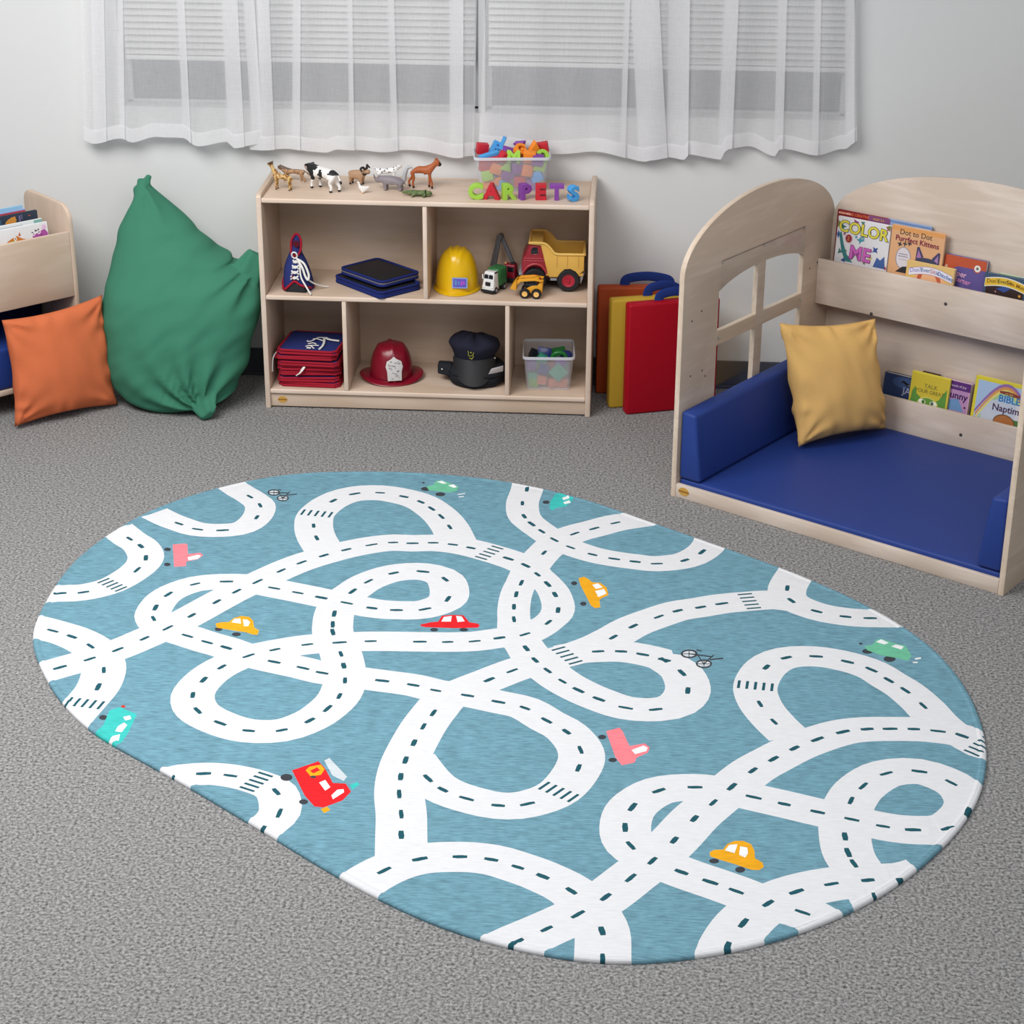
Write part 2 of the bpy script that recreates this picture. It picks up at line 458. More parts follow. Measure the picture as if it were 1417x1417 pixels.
tL = curtain('narrow white sheer curtain at the left end beside the bare wall', (117, 112), (364, 352), hemL,
        [(140, 136, 0.05, 0.02), (172, 168, 0.02, 0.012), (260, 250, 0.03, 0.016), (328, 318, 0.06, 0.02), (357, 344, 0.04, 0.02)], 2.2, 0.300)
rod = MB(); rod.cyl((-0.85, 0.309, 1.80), (2.3, 0.309, 1.80), 0.008, n=12)
t = obj('curtain_rod', rod, TRIMM); tag(t, 'white curtain rod carrying the sheer curtains', 'rod')
for x in (-0.8, 2.25):
    k = MB(); k.box(x-0.01, 0.30, 1.785, x+0.01, WY, 1.815, bev=0.003); obj('bracket', k, TRIMM, t)
# ------------------------------------------------------------------ open shelf unit against the wall
SW, SD, SH, ST = 1.2, 0.345, 0.8133, 0.019
ZT, ZM, ZB = 0.7945, 0.4356, 0.0747
def logo_badge(parent, T, w=0.034):
    b = MB(); b.prism([(w/2*math.cos(2*PI*k/28), w*0.36*math.sin(2*PI*k/28)) for k in range(28)], 0, 0.0012, 0, T)
    b.prism([(-w*0.5, -w*0.06), (w*0.5, -w*0.06), (w*0.5, w*0.06), (-w*0.5, w*0.06)], 0.0008, 0.0018, 1, T)
    o = obj('maker_badge', b, [M((206, 160, 78), 0.4, 'gold_print'), M((150, 104, 40), 0.4, 'gold_print_dark')], parent)
    o['label'] = 'small gold oval maker badge'
    return o
t = thing('shelf_unit', 'low birch wood open shelf unit with five cubbies standing against the back wall', 'shelf', (0, 0, 0))
def side_poly():
    pts = [(0, 0), (SD, 0), (SD, SH+0.002)]
    pts += [(0.03, SH-0.004)] + [(0.018*(1-math.sin(a)), SH-0.022+0.018*math.cos(a)) for a in (0.25, 0.6, 0.95, 1.3, PI/2)]
    return pts
YZ = Matrix(((0, 0, 1, 0), (1, 0, 0, 0), (0, 1, 0, 0), (0, 0, 0, 1)))      # xy drawing -> yz plane, thickness along x
for x in (0, SW-ST):
    b = MB(); b.prism(side_poly(), x, x+ST, 0, YZ, 0.0035); obj('side_panel', b, BIRCH_Z, t)
def board(name, x0, x1, z1, th=0.017, y0=0.0, y1=SD-0.008, mats=BIRCH_X, par=None):
    b = MB(); b.box(x0, y0, z1-th, x1, y1, z1, bev=0.004, seg=3); return obj(name, b, mats, par)
board('top_board', ST, SW-ST, ZT, par=t); board('middle_shelf', ST, SW-ST, ZM, y0=0.002, par=t); board('bottom_shelf', ST, SW-ST, ZB, y0=0.002, par=t)
for xc, z0, z1 in ((0.6, ZM, ZT-0.017), (0.3022, ZB, ZM-0.017), (0.8947, ZB, ZM-0.017)):
    b = MB(); b.box(xc-0.008, 0.003, z0, xc+0.008, SD-0.008, z1, bev=0.003); obj('divider', b, BIRCH_Z, t)
b = MB(); b.box(ST, SD-0.008, 0.02, SW-ST, SD-0.001, ZT, bev=0.001); obj('back_panel', b, BIRCH_X, t)
b = MB(); b.box(ST, 0.012, 0.006, SW-ST, 0.030, ZB-0.017, bev=0.001); kick = obj('kick_board', b, BIRCH_X, t)
logo_badge(kick, TM((0.062, 0.012, 0.032)) @ STAND)

for ch in t.children:
    if ch.type == 'MESH' and ch.name.split('.')[0] in ('side_panel', 'top_board', 'middle_shelf', 'bottom_shelf', 'divider'):
        ch.data.materials.append(EDGE); ed = len(ch.data.materials)-1
        ylo = min(v.co.y for v in ch.data.vertices)
        for p_ in ch.data.polygons:
            if p_.center.y < ylo+0.0045 and p_.normal.y < -0.2: p_.material_index = ed

# ------------------------------------------------------------------ reading nook on the right
NO, NTH = Vector((1.4903, -0.691, 0)), -0.6006
NW, ND = 1.2, 0.955
NM = Matrix.Translation(NO) @ Matrix.Rotation(NTH, 4, 'Z')
t = thing('reading_nook', 'birch reading nook with arched side window and two book ledges, right of the rug', 'reading nook', mat=NM)
nook = t
def arch(w, zs, zp, n=40):
    pts = [(0, 0), (w, 0)]
    for k in range(n+1):
        a = PI*k/n; pts.append((w/2+w/2*math.cos(a), zs+(zp-zs)*math.sin(a)))
    return pts
WIN = (0.212, 0.752)
def pane(y0, y1, z0, z1, top=None):
    if top is None: return [(y0, z0), (y1, z0), (y1, z1), (y0, z1)]
    pts = [(y0, z0), (y1, z0)]
    for k in range(13):
        y = y1+(y0-y1)*k/12; pts.append((y, top(y)))
    return pts
topf = lambda y: 0.625+0.075*math.sqrt(max(0, 1-((y-0.482)/0.305)**2))
holes = [pane(WIN[0], 0.452, 0.522, 0, topf), pane(0.500, WIN[1], 0.522, 0, topf), pane(WIN[0], 0.452, 0.25, 0.474), pane(0.500, WIN[1], 0.25, 0.474)]
ACR, nt, p = newmat('clear_acrylic')
for nd in list(nt.nodes):
    if nd.type != 'OUTPUT_MATERIAL': nt.nodes.remove(nd)
tr = nt.nodes.new('ShaderNodeBsdfTransparent'); tr.inputs[0].default_value = (0.985, 0.99, 0.99, 1)
gl = nt.nodes.new('ShaderNodeBsdfGlossy'); gl.inputs['Roughness'].default_value = 0.03
mx = nt.nodes.new('ShaderNodeMixShader'); mx.inputs[0].default_value = 0.035
nt.links.new(tr.outputs[0], mx.inputs[1]); nt.links.new(gl.outputs[0], mx.inputs[2]); nt.links.new(mx.outputs[0], nt.nodes['Material Output'].inputs[0])
DOT = M((70, 66, 62), 0.4, 'screw_metal')
for side, xs in (('left', 0.0095), ('right', NW-0.0095)):
    bm = plate_bm(arch(ND, 0.753, 0.964), holes, 0.019, 0.002)
    bm.transform(Matrix.Translation((xs, 0, 0)) @ YZ)
    pn = obj('side_panel', bm, PLY_Y, t)
    sgn = 1 if side == 'left' else -1
    b = MB(); b.box(min(xs+sgn*0.0100, xs+sgn*0.0125), 0.217, 0.24, max(xs+sgn*0.0100, xs+sgn*0.0125), 0.752, 0.764)
    ac = obj('acrylic_pane', b, ACR, pn, 0); ac['label'] = 'clear acrylic window pane'
    if side == 'left':
        for (y, z) in ((0.222, 0.758), (0.746, 0.758), (0.482, 0.758), (0.222, 0.50), (0.746, 0.50), (0.482, 0.25)):
            b = MB(); b.lathe([(0.005, 0), (0.005, 0.001), (0.0025, 0.0022), (0, 0.0022)], 10, 0, Matrix.Translation((0.0221, y, z)) @ Matrix.Rotation(PI/2, 4, 'Y'))
            obj('screw', b, M((180, 175, 168), 0.4, 'steel'), pn)
        b = MB(); b.box(0.022, 0.217, 0.7625, 0.0226, 0.752, 0.7645); obj('pane_edge', b, M((128, 112, 102), 0.5, 'acrylic_edge_line'), ac, 0)  # thin darker line along the top edge of the acrylic
        for (y, z) in ((0.055, 0.60), (0.11, 0.62), (0.06, 0.41), (0.13, 0.41), (0.15, 0.385), (0.80, 0.60), (0.85, 0.61)):
            b = MB(); b.lathe([(0.0035, 0), (0.0035, 0.0006), (0, 0.0006)], 10, 0, Matrix.Translation((0.019, y, z)) @ Matrix.Rotation(PI/2, 4, 'Y'))
            obj('peg_hole', b, DOT, pn)
bm = plate_bm([(x+0.019, z) for x, z in arch(NW-0.038, 0.757, 0.972)], [], 0.012, 0.001)
bm.transform(Matrix.Translation((0, ND-0.008, 0)) @ STAND); obj('back_panel', bm, PLY_X, t)
b = MB(); b.box(0.019, 0.0, 0.0, NW-0.019, 0.017, 0.048, bev=0.003); fr = obj('front_rail', b, PLY_X, t)
logo_badge(fr, TM((0.052, 0.0, 0.027)) @ STAND, 0.04)
b = MB(); b.box(0.019, 0.017, 0.004, NW-0.019, ND-0.014, 0.014, bev=0.001); obj('floor_board', b, PLY_X, t)
YU, YL = 0.852, 0.862
for nm, yf, z0, z1, bolts in (('book_ledge', YU, 0.461, 0.624, ((0.245, 0.467), (0.52, 0.56), (0.95, 0.467), (0.95, 0.56))), ('book_ledge', YL, 0.014, 0.1795, ((0.62, 0.105), (0.3, 0.105), (0.95, 0.105)))):
    b = MB(); b.box(0.019, yf, z0, NW-0.019, yf+0.014, z1, bev=0.003); lg = obj(nm, b, PLY_X, t)
    b = MB(); b.box(0.019, yf+0.014, z0+0.001 if z0 > 0.1 else 0.06, NW-0.019, ND-0.014, (z0 if z0 > 0.1 else 0.06)+0.014, bev=0.001)
    obj('ledge_bottom', b, PLY_X, lg)
    for (x, z) in bolts:
        b = MB(); b.lathe([(0.006, 0), (0.006, 0.001), (0.003, 0.0025), (0, 0.0025)], 12, 0, Matrix.Translation((x, yf, z)) @ STAND)
        obj('bolt', b, DOT, lg)

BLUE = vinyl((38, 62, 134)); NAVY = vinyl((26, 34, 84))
def nook_thing(name, label, cat, loc, rz=0.0, group=None, rx=0.0):
    return thing(name, label, cat, group=group, mat=NM @ TM(loc, rx, 0, rz))
# seat mat: soft box with a gently uneven top
def soft_box(x0, y0, z0, x1, y1, z1, bev, cuts, amp, seed, sc=2.5):
    b = MB(); b.box(x0, y0, z0, x1, y1, z1, bev=bev, seg=3)
    bmesh.ops.subdivide_edges(b.bm, edges=[e for e in b.bm.edges if e.calc_length() > 0.08], cuts=cuts, use_grid_fill=True)
    for v in b.bm.verts:
        k = (v.co.z-z0)/(z1-z0)
        if k > 0.5:
            v.co.z += amp*noise.noise(Vector((v.co.x*sc*2+seed, v.co.y*sc, seed)))
    return b
b = soft_box(0.021, 0.018, 0.0145, NW-0.021, YL-0.002, 0.0625, 0.010, 30, 0.0022, 3.3)
o = obj('seat_mat', b, BLUE, None); o.matrix_world = NM
tag(o, 'large flat royal blue vinyl mat covering the floor of the reading nook', 'mat')
for lab, pf in (('wedge shaped blue vinyl bolster below the arched window, under the yellow pillow', lambda x: x), ('wedge shaped blue vinyl bolster against the right end of the nook', lambda x: NW-x)):
    y0, y1, z0, z1 = 0.012, 0.83, 0.0648, 0.304
    xa, xb, xc = pf(0.021), pf(0.105), pf(0.078)
    P = [(xa, y0, z0), (xb, y0, z0), (xb, y1, z0), (xa, y1, z0), (xa, y0, z1), (xc, y0, z1-0.006), (xc, y1, z1-0.006), (xa, y1, z1)]
    if xb < xa: P = [P[i] for i in (1, 0, 3, 2, 5, 4, 7, 6)]
    b = MB(); b.hexa(P, 0, 0.012, 3); o = obj('bolster', b, BLUE, None); o.matrix_world = NM
    tag(o, lab, 'bolster', 'blue bolsters in the nook')

# ------------------------------------------------------------------ book bench at the left
BM_ = Matrix.Translation((-0.695, 0.045, 0)) @ Matrix.Rotation(PI/4, 4, 'Z')
t = thing('book_bench', 'birch book bench with a tall front panel, cut off by the left edge', 'bench', mat=BM_)
def bpoly():
    pts = [(0, 0), (0.33, 0)]
    for (cy, cz, r, a0) in ((0.285, 0.693, 0.045, 0), (0.062, 0.675, 0.062, PI/2)):
        for k in range(9):
            a = a0+PI/2*k/8; pts.append((cy+r*math.cos(a), cz+r*math.sin(a)))
    return pts
for x in (0.0, -1.218):
    b = MB(); b.prism(bpoly(), x, x+0.018, 0, YZ, 0.004); obj('side_panel', b, BIRCH_Z, t)
b = MB(); b.box(-1.2, 0.001, 0.400, 0.0, 0.017, 0.643, bev=0.004); obj('front_panel', b, BIRCH_X, t)
b = MB(); b.box(-1.2, 0.017, 0.402, 0.0, 0.31, 0.414, bev=0.001); obj('book_shelf', b, BIRCH_X, t)
b = MB(); b.box(-1.2, 0.312, 0.05, 0.0, 0.322, 0.60, bev=0.001); obj('back_panel', b, BIRCH_X, t)
b = MB(); b.box(-1.2, 0.002, 0.086, 0.0, 0.31, 0.106, bev=0.004); obj('seat_board', b, BIRCH_X, t)
b = MB(); b.box(-1.196, 0.006, 0.1065, -0.004, 0.30, 0.262, bev=0.014, seg=3); o = obj('bench_cushion', b, BLUE, None); o.matrix_world = BM_
tag(o, 'blue vinyl seat cushion inside the book bench, behind the orange pillow', 'cushion')
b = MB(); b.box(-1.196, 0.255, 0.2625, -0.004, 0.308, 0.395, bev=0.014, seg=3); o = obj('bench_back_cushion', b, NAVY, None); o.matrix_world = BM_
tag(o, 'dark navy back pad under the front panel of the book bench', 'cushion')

# ------------------------------------------------------------------ three folded foam mats with carrying straps
def foam_mat(label, col, x, y, ang, w=0.35, h=0.42, th=0.048, sx=(0.20, 0.33), rise=0.03):
    t = thing('foam_mat', label, 'mat', (x, y, 0), ang, 'foam mats leaning beside the shelf unit')
    b = MB(); b.box(0, 0, 0, w, th, h, bev=0.010, seg=3)
    b.box(0.004, th/2-0.003, 0.004, w-0.004, th/2+0.003, h+0.0012, bev=0.001)
    obj('cover', b, vinyl(col), t)
    s = MB(); P = catmull([(sx[0], th/2, h-0.002), (sx[0]+0.01, th/2, h+rise*0.7), ((sx[0]+sx[1])/2, th/2-0.004, h+rise), (sx[1]-0.012, th/2, h+rise*0.6), (sx[1], th/2, h-0.002)], n=8)
    s.tube(P, 0.018, 10, 0, None, 0.16); obj('strap', s, cloth((34, 56, 128)), t)
    return t
foam_mat('red vinyl foam mat with a blue strap, foremost of the three', (164, 0, 28), 1.331, 0.032, 0.33, h=0.424, sx=(0.12, 0.25), rise=0.032)
foam_mat('mustard yellow foam mat with a blue strap, between the red and orange mats', (196, 160, 52), 1.268, 0.094, 0.285, sx=(0.14, 0.26), rise=0.04)
foam_mat('orange foam mat at the back against the wall beside the shelf unit', (184, 78, 36), 1.214, 0.246, 0.10, sx=(0.10, 0.27), rise=0.036)
# ------------------------------------------------------------------ pillows
def pillow(name, label, P, th, col, seed, group=None, n=44, sag=0.0):
    """P: four world corners bl, br, tr, tl; puffed both sides"""
    P = [Vector(p) for p in P]
    base = (P[0]+P[1])/2
    nrm = (P[1]-P[0]).cross(P[3]-P[0]).normalized()
    V_, F_ = [], []
    def pt(u, v, side):
        bu, bv = 2*u-1, 2*v-1
        # edges pulled in between the corners
        pu = u+0.075*(-bu)*(1-bv*bv)*0.55*abs(bu)**3; pv = v+0.075*(-bv)*(1-bu*bu)*0.55*abs(bv)**3
        q = (P[0]*(1-pu)+P[1]*pu)*(1-pv)+(P[3]*(1-pu)+P[2]*pu)*pv
        a = max(0.0, (1-bu*bu)); c = max(0.0, (1-bv*bv))
        h = (a*c)**0.42
        h *= 1.0-sag*(v-0.35)
        w = 0.0
        # creases running out of the corners
        for (cu, cv, s_) in ((0, 0, 1), (1, 0, 2), (1, 1, 3), (0, 1, 4)):
            du, dv = abs(u-cu), abs(v-cv); r = math.hypot(du, dv)
            ang = math.atan2(dv, du)
            w += math.exp(-(r/0.30)**2)*min(1, r/0.06)*math.sin(ang*11+seed*s_+r*6)*0.10
        for k, (cu, cv) in enumerate(((0.5, 0), (1, 0.5), (0, 0.5), (0.5, 1))):
            d = abs(v-cv) if cu == 0.5 else abs(u-cu)
            al = u if cu == 0.5 else v
            w += math.exp(-(d/0.11)**2)*math.sin(al*23+6*noise.noise(Vector((al*4, seed, k)))+seed*(k+1)*1.7)*0.085*min(1, d/0.02)
        w += 0.10*noise.noise(Vector((u*3.1+seed, v*3.1, seed)))+0.05*noise.noise(Vector((u*9+seed+v*4, v*3-u*2, seed*3)))
        return q+nrm*(side*th/2*(h+w*min(1, h*3)))-base
    idx = {}
    for side in (1, -1):
        for j in range(n+1):
            for i in range(n+1):
                edge = i in (0, n) or j in (0, n)
                if side == -1 and edge: idx[(side, i, j)] = idx[(1, i, j)]; continue
                idx[(side, i, j)] = len(V_); V_.append(pt(i/n, j/n, side))
        for j in range(n):
            for i in range(n):
                f = (idx[(side, i, j)], idx[(side, i+1, j)], idx[(side, i+1, j+1)], idx[(side, i, j+1)])
                F_.append(f if side == 1 else f[::-1])
    zmin = min(v.z for v in V_)
    b = MB(); b.raw(V_, F_)
    o = obj(name, b, cloth(col), None, 180); o.location = base+Vector((0, 0, 0))
    tag(o, label, 'pillow', group)
    # settle so that the lowest point rests on its support
    o.location.z += min(P[0].z, P[1].z)-(o.location.z+zmin)+0.0005
    return o
def nw(x, y, z): return NM @ Vector((x, y, z))
pillow('throw_pillow', 'mustard yellow square pillow leaning on the blue bolster in the nook', [nw(0.205, 0.475, 0.075), nw(0.352, 0.822, 0.070), nw(0.302, 0.775, 0.482), nw(0.070, 0.525, 0.482)], 0.16, (234, 188, 116), 1.7, sag=0.3)
pillow('throw_pillow', 'orange square pillow on the carpet leaning on the book bench', [(-0.858, -0.290, 0.012), (-0.550, -0.022, 0.004), (-0.588, 0.025, 0.414), (-0.886, -0.226, 0.392)], 0.125, (206, 110, 70), 0.6, sag=0.2)

# ------------------------------------------------------------------ green floor cushion: slumped bag with gathered corners
def green_bag():
    base = Vector((-0.33, 0.07, 0))
    S_ = [  # z, left px, right px, centre y, half depth   (silhouette read off per height on the plane y=0.07)
        (0.004, 205, 272, 0.045, 0.135), (0.025, 180, 312, 0.045, 0.165), (0.065, 164, 326, 0.05, 0.185), (0.12, 153, 337, 0.055, 0.195), (0.20, 147, 346, 0.065, 0.20), (0.28, 144, 353, 0.075, 0.20),
        (0.35, 143, 357, 0.09, 0.195), (0.41, 147, 357, 0.105, 0.185), (0.46, 151, 354, 0.12, 0.17), (0.51, 156, 333, 0.135, 0.15),
        (0.56, 162, 306, 0.15, 0.13), (0.61, 168, 281, 0.165, 0.105), (0.66, 174, 258, 0.18, 0.082), (0.71, 180, 236, 0.195, 0.06), (0.755, 185, 217, 0.205, 0.038), (0.785, 189, 205, 0.212, 0.020), (0.80, 191, 198, 0.215, 0.009)]
    n = 96; V_, F_ = [], []
    def px2x(px, py, y): return GY(px, py, y).x
    prof = []
    for (z, xl, xr, cy, hd) in S_:
        # photo row of this height at depth cy
        d = Vector((-0.33, cy, z))-CPOS
        row = 708.5-CF*d.dot(CUP)/d.dot(CFW)
        a, c = GY(xl, row, cy).x, GY(xr, row, cy).x
        prof.append(Vector((a, c, cy)))
    dense = []
    M_ = 64
    zs = [s[0] for s in S_]
    rows_ = [Vector((s[0], 0, 0)) for s in S_]
    A = catmull([Vector((p.x, p.y, s[0])) for p, s in zip(prof, S_)], n=5)
    B = catmull([Vector((p.z, s[4], s[0])) for p, s in zip(prof, S_)], n=5)
    for a, c in zip(A, B):
        dense.append((a.z, a.x, a.y, c.x, max(0.004, c.y)))
    for (z, xl, xr, cy, hd) in dense:
        cx, hx = (xl+xr)/2, (xr-xl)/2
        for k in range(n):
            t = 2*PI*k/n; c, s = math.cos(t), math.sin(t)
            e = 0.86
            x = cx+hx*math.copysign(abs(c)**e, c); y = cy+hd*math.copysign(abs(s)**e, s)
            V_.append(Vector((x, y, z)))
    m_ = len(dense)
    for i in range(m_-1):
        for k in range(n): F_.append((i*n+k, i*n+(k+1) % n, (i+1)*n+(k+1) % n, (i+1)*n+k))
    F_.append(tuple(reversed(range(n)))); F_.append(tuple(range((m_-1)*n, m_*n)))
    # creases fan out from the gathered corners
    ear = Vector((-0.035, 0.13, 0.56)); foot = Vector((-0.215, -0.12, 0.02)); tip = Vector((-0.46, 0.2, 0.79))
    for i, v in enumerate(V_):
        w = 0.0
        for q, rad, fr, am in ((ear, 0.22, 13, 0.020), (foot, 0.22, 13, 0.020), (tip, 0.32, 10, 0.011)):
            d = v-q; r = d.length
            if r > 1e-4:
                ang = math.atan2(d.z, d.x)
                w += am*math.exp(-(r/rad)**2)*math.sin(ang*fr+r*14)
        w += 0.010*noise.noise(v*6.0)+0.006*noise.noise(Vector((v.x*9+v.z*7, v.y*6, v.z*20-v.x*16)))
        # soft diagonal folds pulled between tip and ear, and low down towards the foot
        s1 = (v.x+0.46)*0.55+(0.79-v.z)*0.85
        w += 0.006*math.sin(s1*46+5*noise.noise(v*4))*math.exp(-((s1-0.30)/0.14)**2)*max(0, math.sin((v.x+0.55)*5))
        out = Vector((v.x+0.33, v.y-0.08, 0)).normalized()
        f = min(1, v.z/0.05)
        V_[i] = v+out*w*f
        if V_[i].y > WY-0.012: V_[i].y = WY-0.012
    b = MB(); b.raw([v-base for v in V_], F_)
    # gathered corner tabs
    def tab(p0, p1, r0, r1, up, flat):
        P = catmull([p0, (Vector(p0)+Vector(p1))/2+Vector(up), p1], n=6)
        N_ = len(P); V2, F2 = [], []; d = (Vector(p1)-Vector(p0)).normalized()
        side = d.cross(Vector((0, 1, 0))).normalized(); oth = d.cross(side)
        nn = 28
        for i, q in enumerate(P):
            u = i/(N_-1); r = r0+(r1-r0)*u**0.8
            for k in range(nn):
                t = 2*PI*k/nn
                rr = r*(1+0.16*math.sin(5*t+u*3)*min(1, u*2))
                V2.append(q+side*rr*math.cos(t)+oth*rr*flat*math.sin(t)-base)
        for i in range(N_-1):
            for k in range(nn): F2.append((i*nn+k, i*nn+(k+1) % nn, (i+1)*nn+(k+1) % nn, (i+1)*nn+k))
        F2.append(tuple(range(nn))); F2.append(tuple(reversed(range((N_-1)*nn, N_*nn))))
        b.raw(V2, F2)
    tab((-0.115, 0.10, 0.41), (-0.026, 0.12, 0.555), 0.085, 0.034, (0.004, -0.01, 0.0), 0.55)
    tab((-0.25, 0.0, 0.10), (-0.183, -0.150, 0.020), 0.115, 0.030, (0.0, -0.01, 0.01), 0.50)
    tab((-0.445, 0.21, 0.765), (-0.432, 0.215, 0.815), 0.014, 0.012, (0, 0, 0), 0.6)
    for v in b.bm.verts: v.co.z = max(v.co.z, 0.0008)
    tmp = obj('floor_cushion', b, [], None, 0)
    rm = tmp.modifiers.new('remesh', 'REMESH'); rm.mode = 'VOXEL'; rm.voxel_size = 0.0055
    sm = tmp.modifiers.new('smooth', 'SMOOTH'); sm.factor = 0.5; sm.iterations = 5
    me = eval_mesh(tmp); me.materials.clear()
    for v in me.vertices: v.co.z = max(v.co.z, 0.0008)
    o = obj_me('floor_cushion', me, cloth((62, 126, 102)), None, 180); o.location = base
    tag(o, 'big slumped green floor cushion between the book bench and the shelf unit', 'cushion')
green_bag()
# ------------------------------------------------------------------ play rug with roads
def rug():
    ZR = 0.0125
    CR = {'A': (30, 630), 'B': (430, 630), 'C': (900, 680), 'D': (100, 960), 'E': (460, 960), 'G': (900, 960)}
    ang = math.radians(-37.0); cen = Vector((0.98, -1.90, 0))
    ca, sa = math.cos(ang), math.sin(ang)
    def loc2(w):
        dx, dy = w.x-cen.x, w.y-cen.y
        return Vector((dx*ca+dy*sa, -dx*sa+dy*ca))
    def P(c, x, y):
        o = CR[c]; return loc2(G(o[0]+x*0.35286, o[1]+y*0.35286, ZR))
    out_px = [(47, 890), (60, 840), (110, 770), (200, 710), (300, 675), (400, 656), (500, 652), (600, 655), (700, 666), (800, 688), (900, 722), (1000, 757), (1100, 793), (1200, 838), (1280, 888), (1330, 943), (1358, 1005), (1363, 1060), (1342, 1122), (1280, 1190), (1200, 1245), (1100, 1288), (1000, 1314), (880, 1328), (780, 1321), (680, 1300), (580, 1265), (480, 1215), (380, 1155), (280, 1095), (200, 1050), (130, 1010), (80, 960)]
    OUT = [Vector(v) for v in catmull([tuple(loc2(G(x, y, ZR)))+(0,) for x, y in out_px], step=0.03, closed=True)]
    OUT = [v.to_2d() for v in OUT]
    for _ in range(6):
        OUT = [(OUT[i-1]+OUT[i]*2+OUT[(i+1) % len(OUT)])/4 for i in range(len(OUT))]
    # roads: (width, points). A point tagged 1 carries a dash, 0 only steers, 2 carries a zebra crossing
    R = []
    def road(w, c, s, ends=None):
        pts = []; wc = w
        for tok in s.split():
            if tok[0] == 'w': wc = float(tok[1:]); continue
            if tok in CR: c = tok; continue
            fl = 1
            if tok[0] == '-': fl, tok = 0, tok[1:]
            if tok[0] == '*': fl, tok = 2, tok[1:]
            x, y = tok.split(','); pts.append((P(c, float(x), float(y)), fl, wc))
        R.append((w, pts))
    road(.100, 'A', '-820,115 -860,142 895,162 935,196 922,243 -870,282 788,294 690,290 617,268 -570,250 -520,225')
    road(.112, 'A', '-370,285 423,327 467,356 487,402 453,449 *355,508 242,537 150,541 -90,545')
    road(.122, 'A', '-20,660 -65,672 122,688 197,711 270,748 -310,795 322,842 300,908 *248,972 187,1040 -150,1085')
    road(.122, 'A', '-10,858 62,853 150,832 267,799 377,762 482,718 573,677 667,628 765,574 843,533 925,495 1018,452 1098,420 1185,393 1273,370 1372,351 B 323,342 399,345 480,343 557,350 628,363 *700,382 775,405 843,432 w.098 889,467 929,505 958,546 970,607 932,655 w.118 840,702 740,716 643,729 537,732 428,731 235,729 113,734 A 1120,742 993,762 890,786 785,830 714,880 671,940 690,1001 778,1050 890,1080 1020,1078 1130,1040 1200,993 1246,944 1268,883 1263,825 1252,779 -1236,735 1220,693 1220,663 1226,621 -1250,570 1298,533 1360,494 B 325,462 440,456 527,486 538,563 448,603 336,607 240,599 141,579 A 1175,558 1083,539 990,521 -895,503 w.106 803,495 680,505 575,545 525,597 517,640 w.120 -565,680 650,708 727,733 802,754 -890,786 990,810 1103,834 1178,853 -1290,868 B 280,884 402,901 490,922 615,942 736,967 840,991 925,1040 1003,1084 1058,1155 1050,1226 *972,1320 850,1367 735,1373 611,1346 518,1311 460,1267 -400,1190')
    road(.124, 'E', '-270,640 270,553 270,472 262,393 268,325 287,260 320,192 357,128 396,75 B -535,950 -610,915 700,880 790,845 -900,810 *1005,785 -1110,750 1187,713 1265,670 1365,633 C 107,468 197,454 280,440 *388,430 -480,425 -560,435')
    road(.115, 'C', '-590,290 537,379 553,428 652,470 765,491 862,497 -960,497 -1040,495')
    road(.124, 'B', '-1340,240 -1290,250 1195,265 1112,287 1035,307 -975,335 w.112 915,382 -865,440 w.096 826,500 806,545 797,594 797,643 w.115 -812,705 845,757 w.124 880,803 929,844 987,886 1050,921 1130,956 1235,990 C 21,855 -105,835 147,781 124,711 53,661 B 1387,802 1302,781 1217,769 1127,769 -1040,775 -990,785')
    road(.108, 'B', '-860,70 848,133 830,188 837,239 866,269 906,298 955,331 1019,361 1105,389 1190,406 1272,417 1357,425 C 135,270 203,237 -235,200 -240,170')
    road(.124, 'A', '-1195,385 1157,324 1145,276 *1157,228 1222,178 1306,151 B 272,147 365,162 432,183 474,209 512,240 545,281 -570,330 -580,350')
    road(.120, 'C', '-545,960 485,903 430,833 *412,762 455,689 533,652 650,647 773,668 867,699 935,740 1000,780 1070,840 -1125,900 -1180,945')
    road(.124, 'E', '-600,1025 720,973 840,922 963,865 1072,797 1170,722 1255,655 1341,574 C 173,1283 247,1220 320,1158 402,1094 483,1049 565,1007 655,972 755,943 850,932 940,931 1033,932 1128,940 1222,958 *1296,998 -1360,1010')
    road(.124, 'G', '-760,960 -700,910 597,857 -470,825 337,774 235,738 122,699 E -1255,650 1170,595 1148,524 1177,444 1280,380 C 175,1160 -290,1172 405,1199 525,1226 656,1257 790,1286 912,1313 1030,1327 1165,1320 1245,1255 -1240,1195 1180,1142 1055,1098 925,1106 835,1155 787,1212 -762,1285 763,1353 775,1416 798,1459 G -835,720 883,800 -915,860')
    road(.128, 'G', '-285,1050 303,990 365,899 462,822 573,776 710,746 853,731 995,725 -1070,705')
    road(.124, 'E', '-40,790 203,693 343,648 500,639 623,650 727,680 825,716 937,773 -1015,850 1057,930 1060,1035 -1062,1100')
    road(.104, 'D', '-290,365 378,327 515,313 620,321 *722,345 800,384 812,468 742,533 -690,580 -660,610')
    polys = [(0, OUT)]; MI = {}
    def ring(d):
        n = len(OUT); r = []
        for i in range(n):
            t = (OUT[(i+1) % n]-OUT[i-1]).normalized(); nv = Vector((-t.y, t.x))
            r.append(OUT[i]-nv*d)
        return r
    area2 = sum(OUT[i-1].x*OUT[i].y-OUT[i].x*OUT[i-1].y for i in range(len(OUT)))
    sg = 1 if area2 < 0 else -1
    rings = [ring(sg*d) for d in (0.008, 0.016)]
    # 1 white road, 2 dash; further colours from 3
    PAL = [(108, 151, 168), (224, 225, 229), (34, 86, 98), (233, 166, 32), (222, 36, 42), (62, 66, 72), (240, 130, 140), (64, 190, 184), (110, 188, 154), (200, 208, 214), (238, 239, 243), (190, 60, 40), (150, 196, 206)]
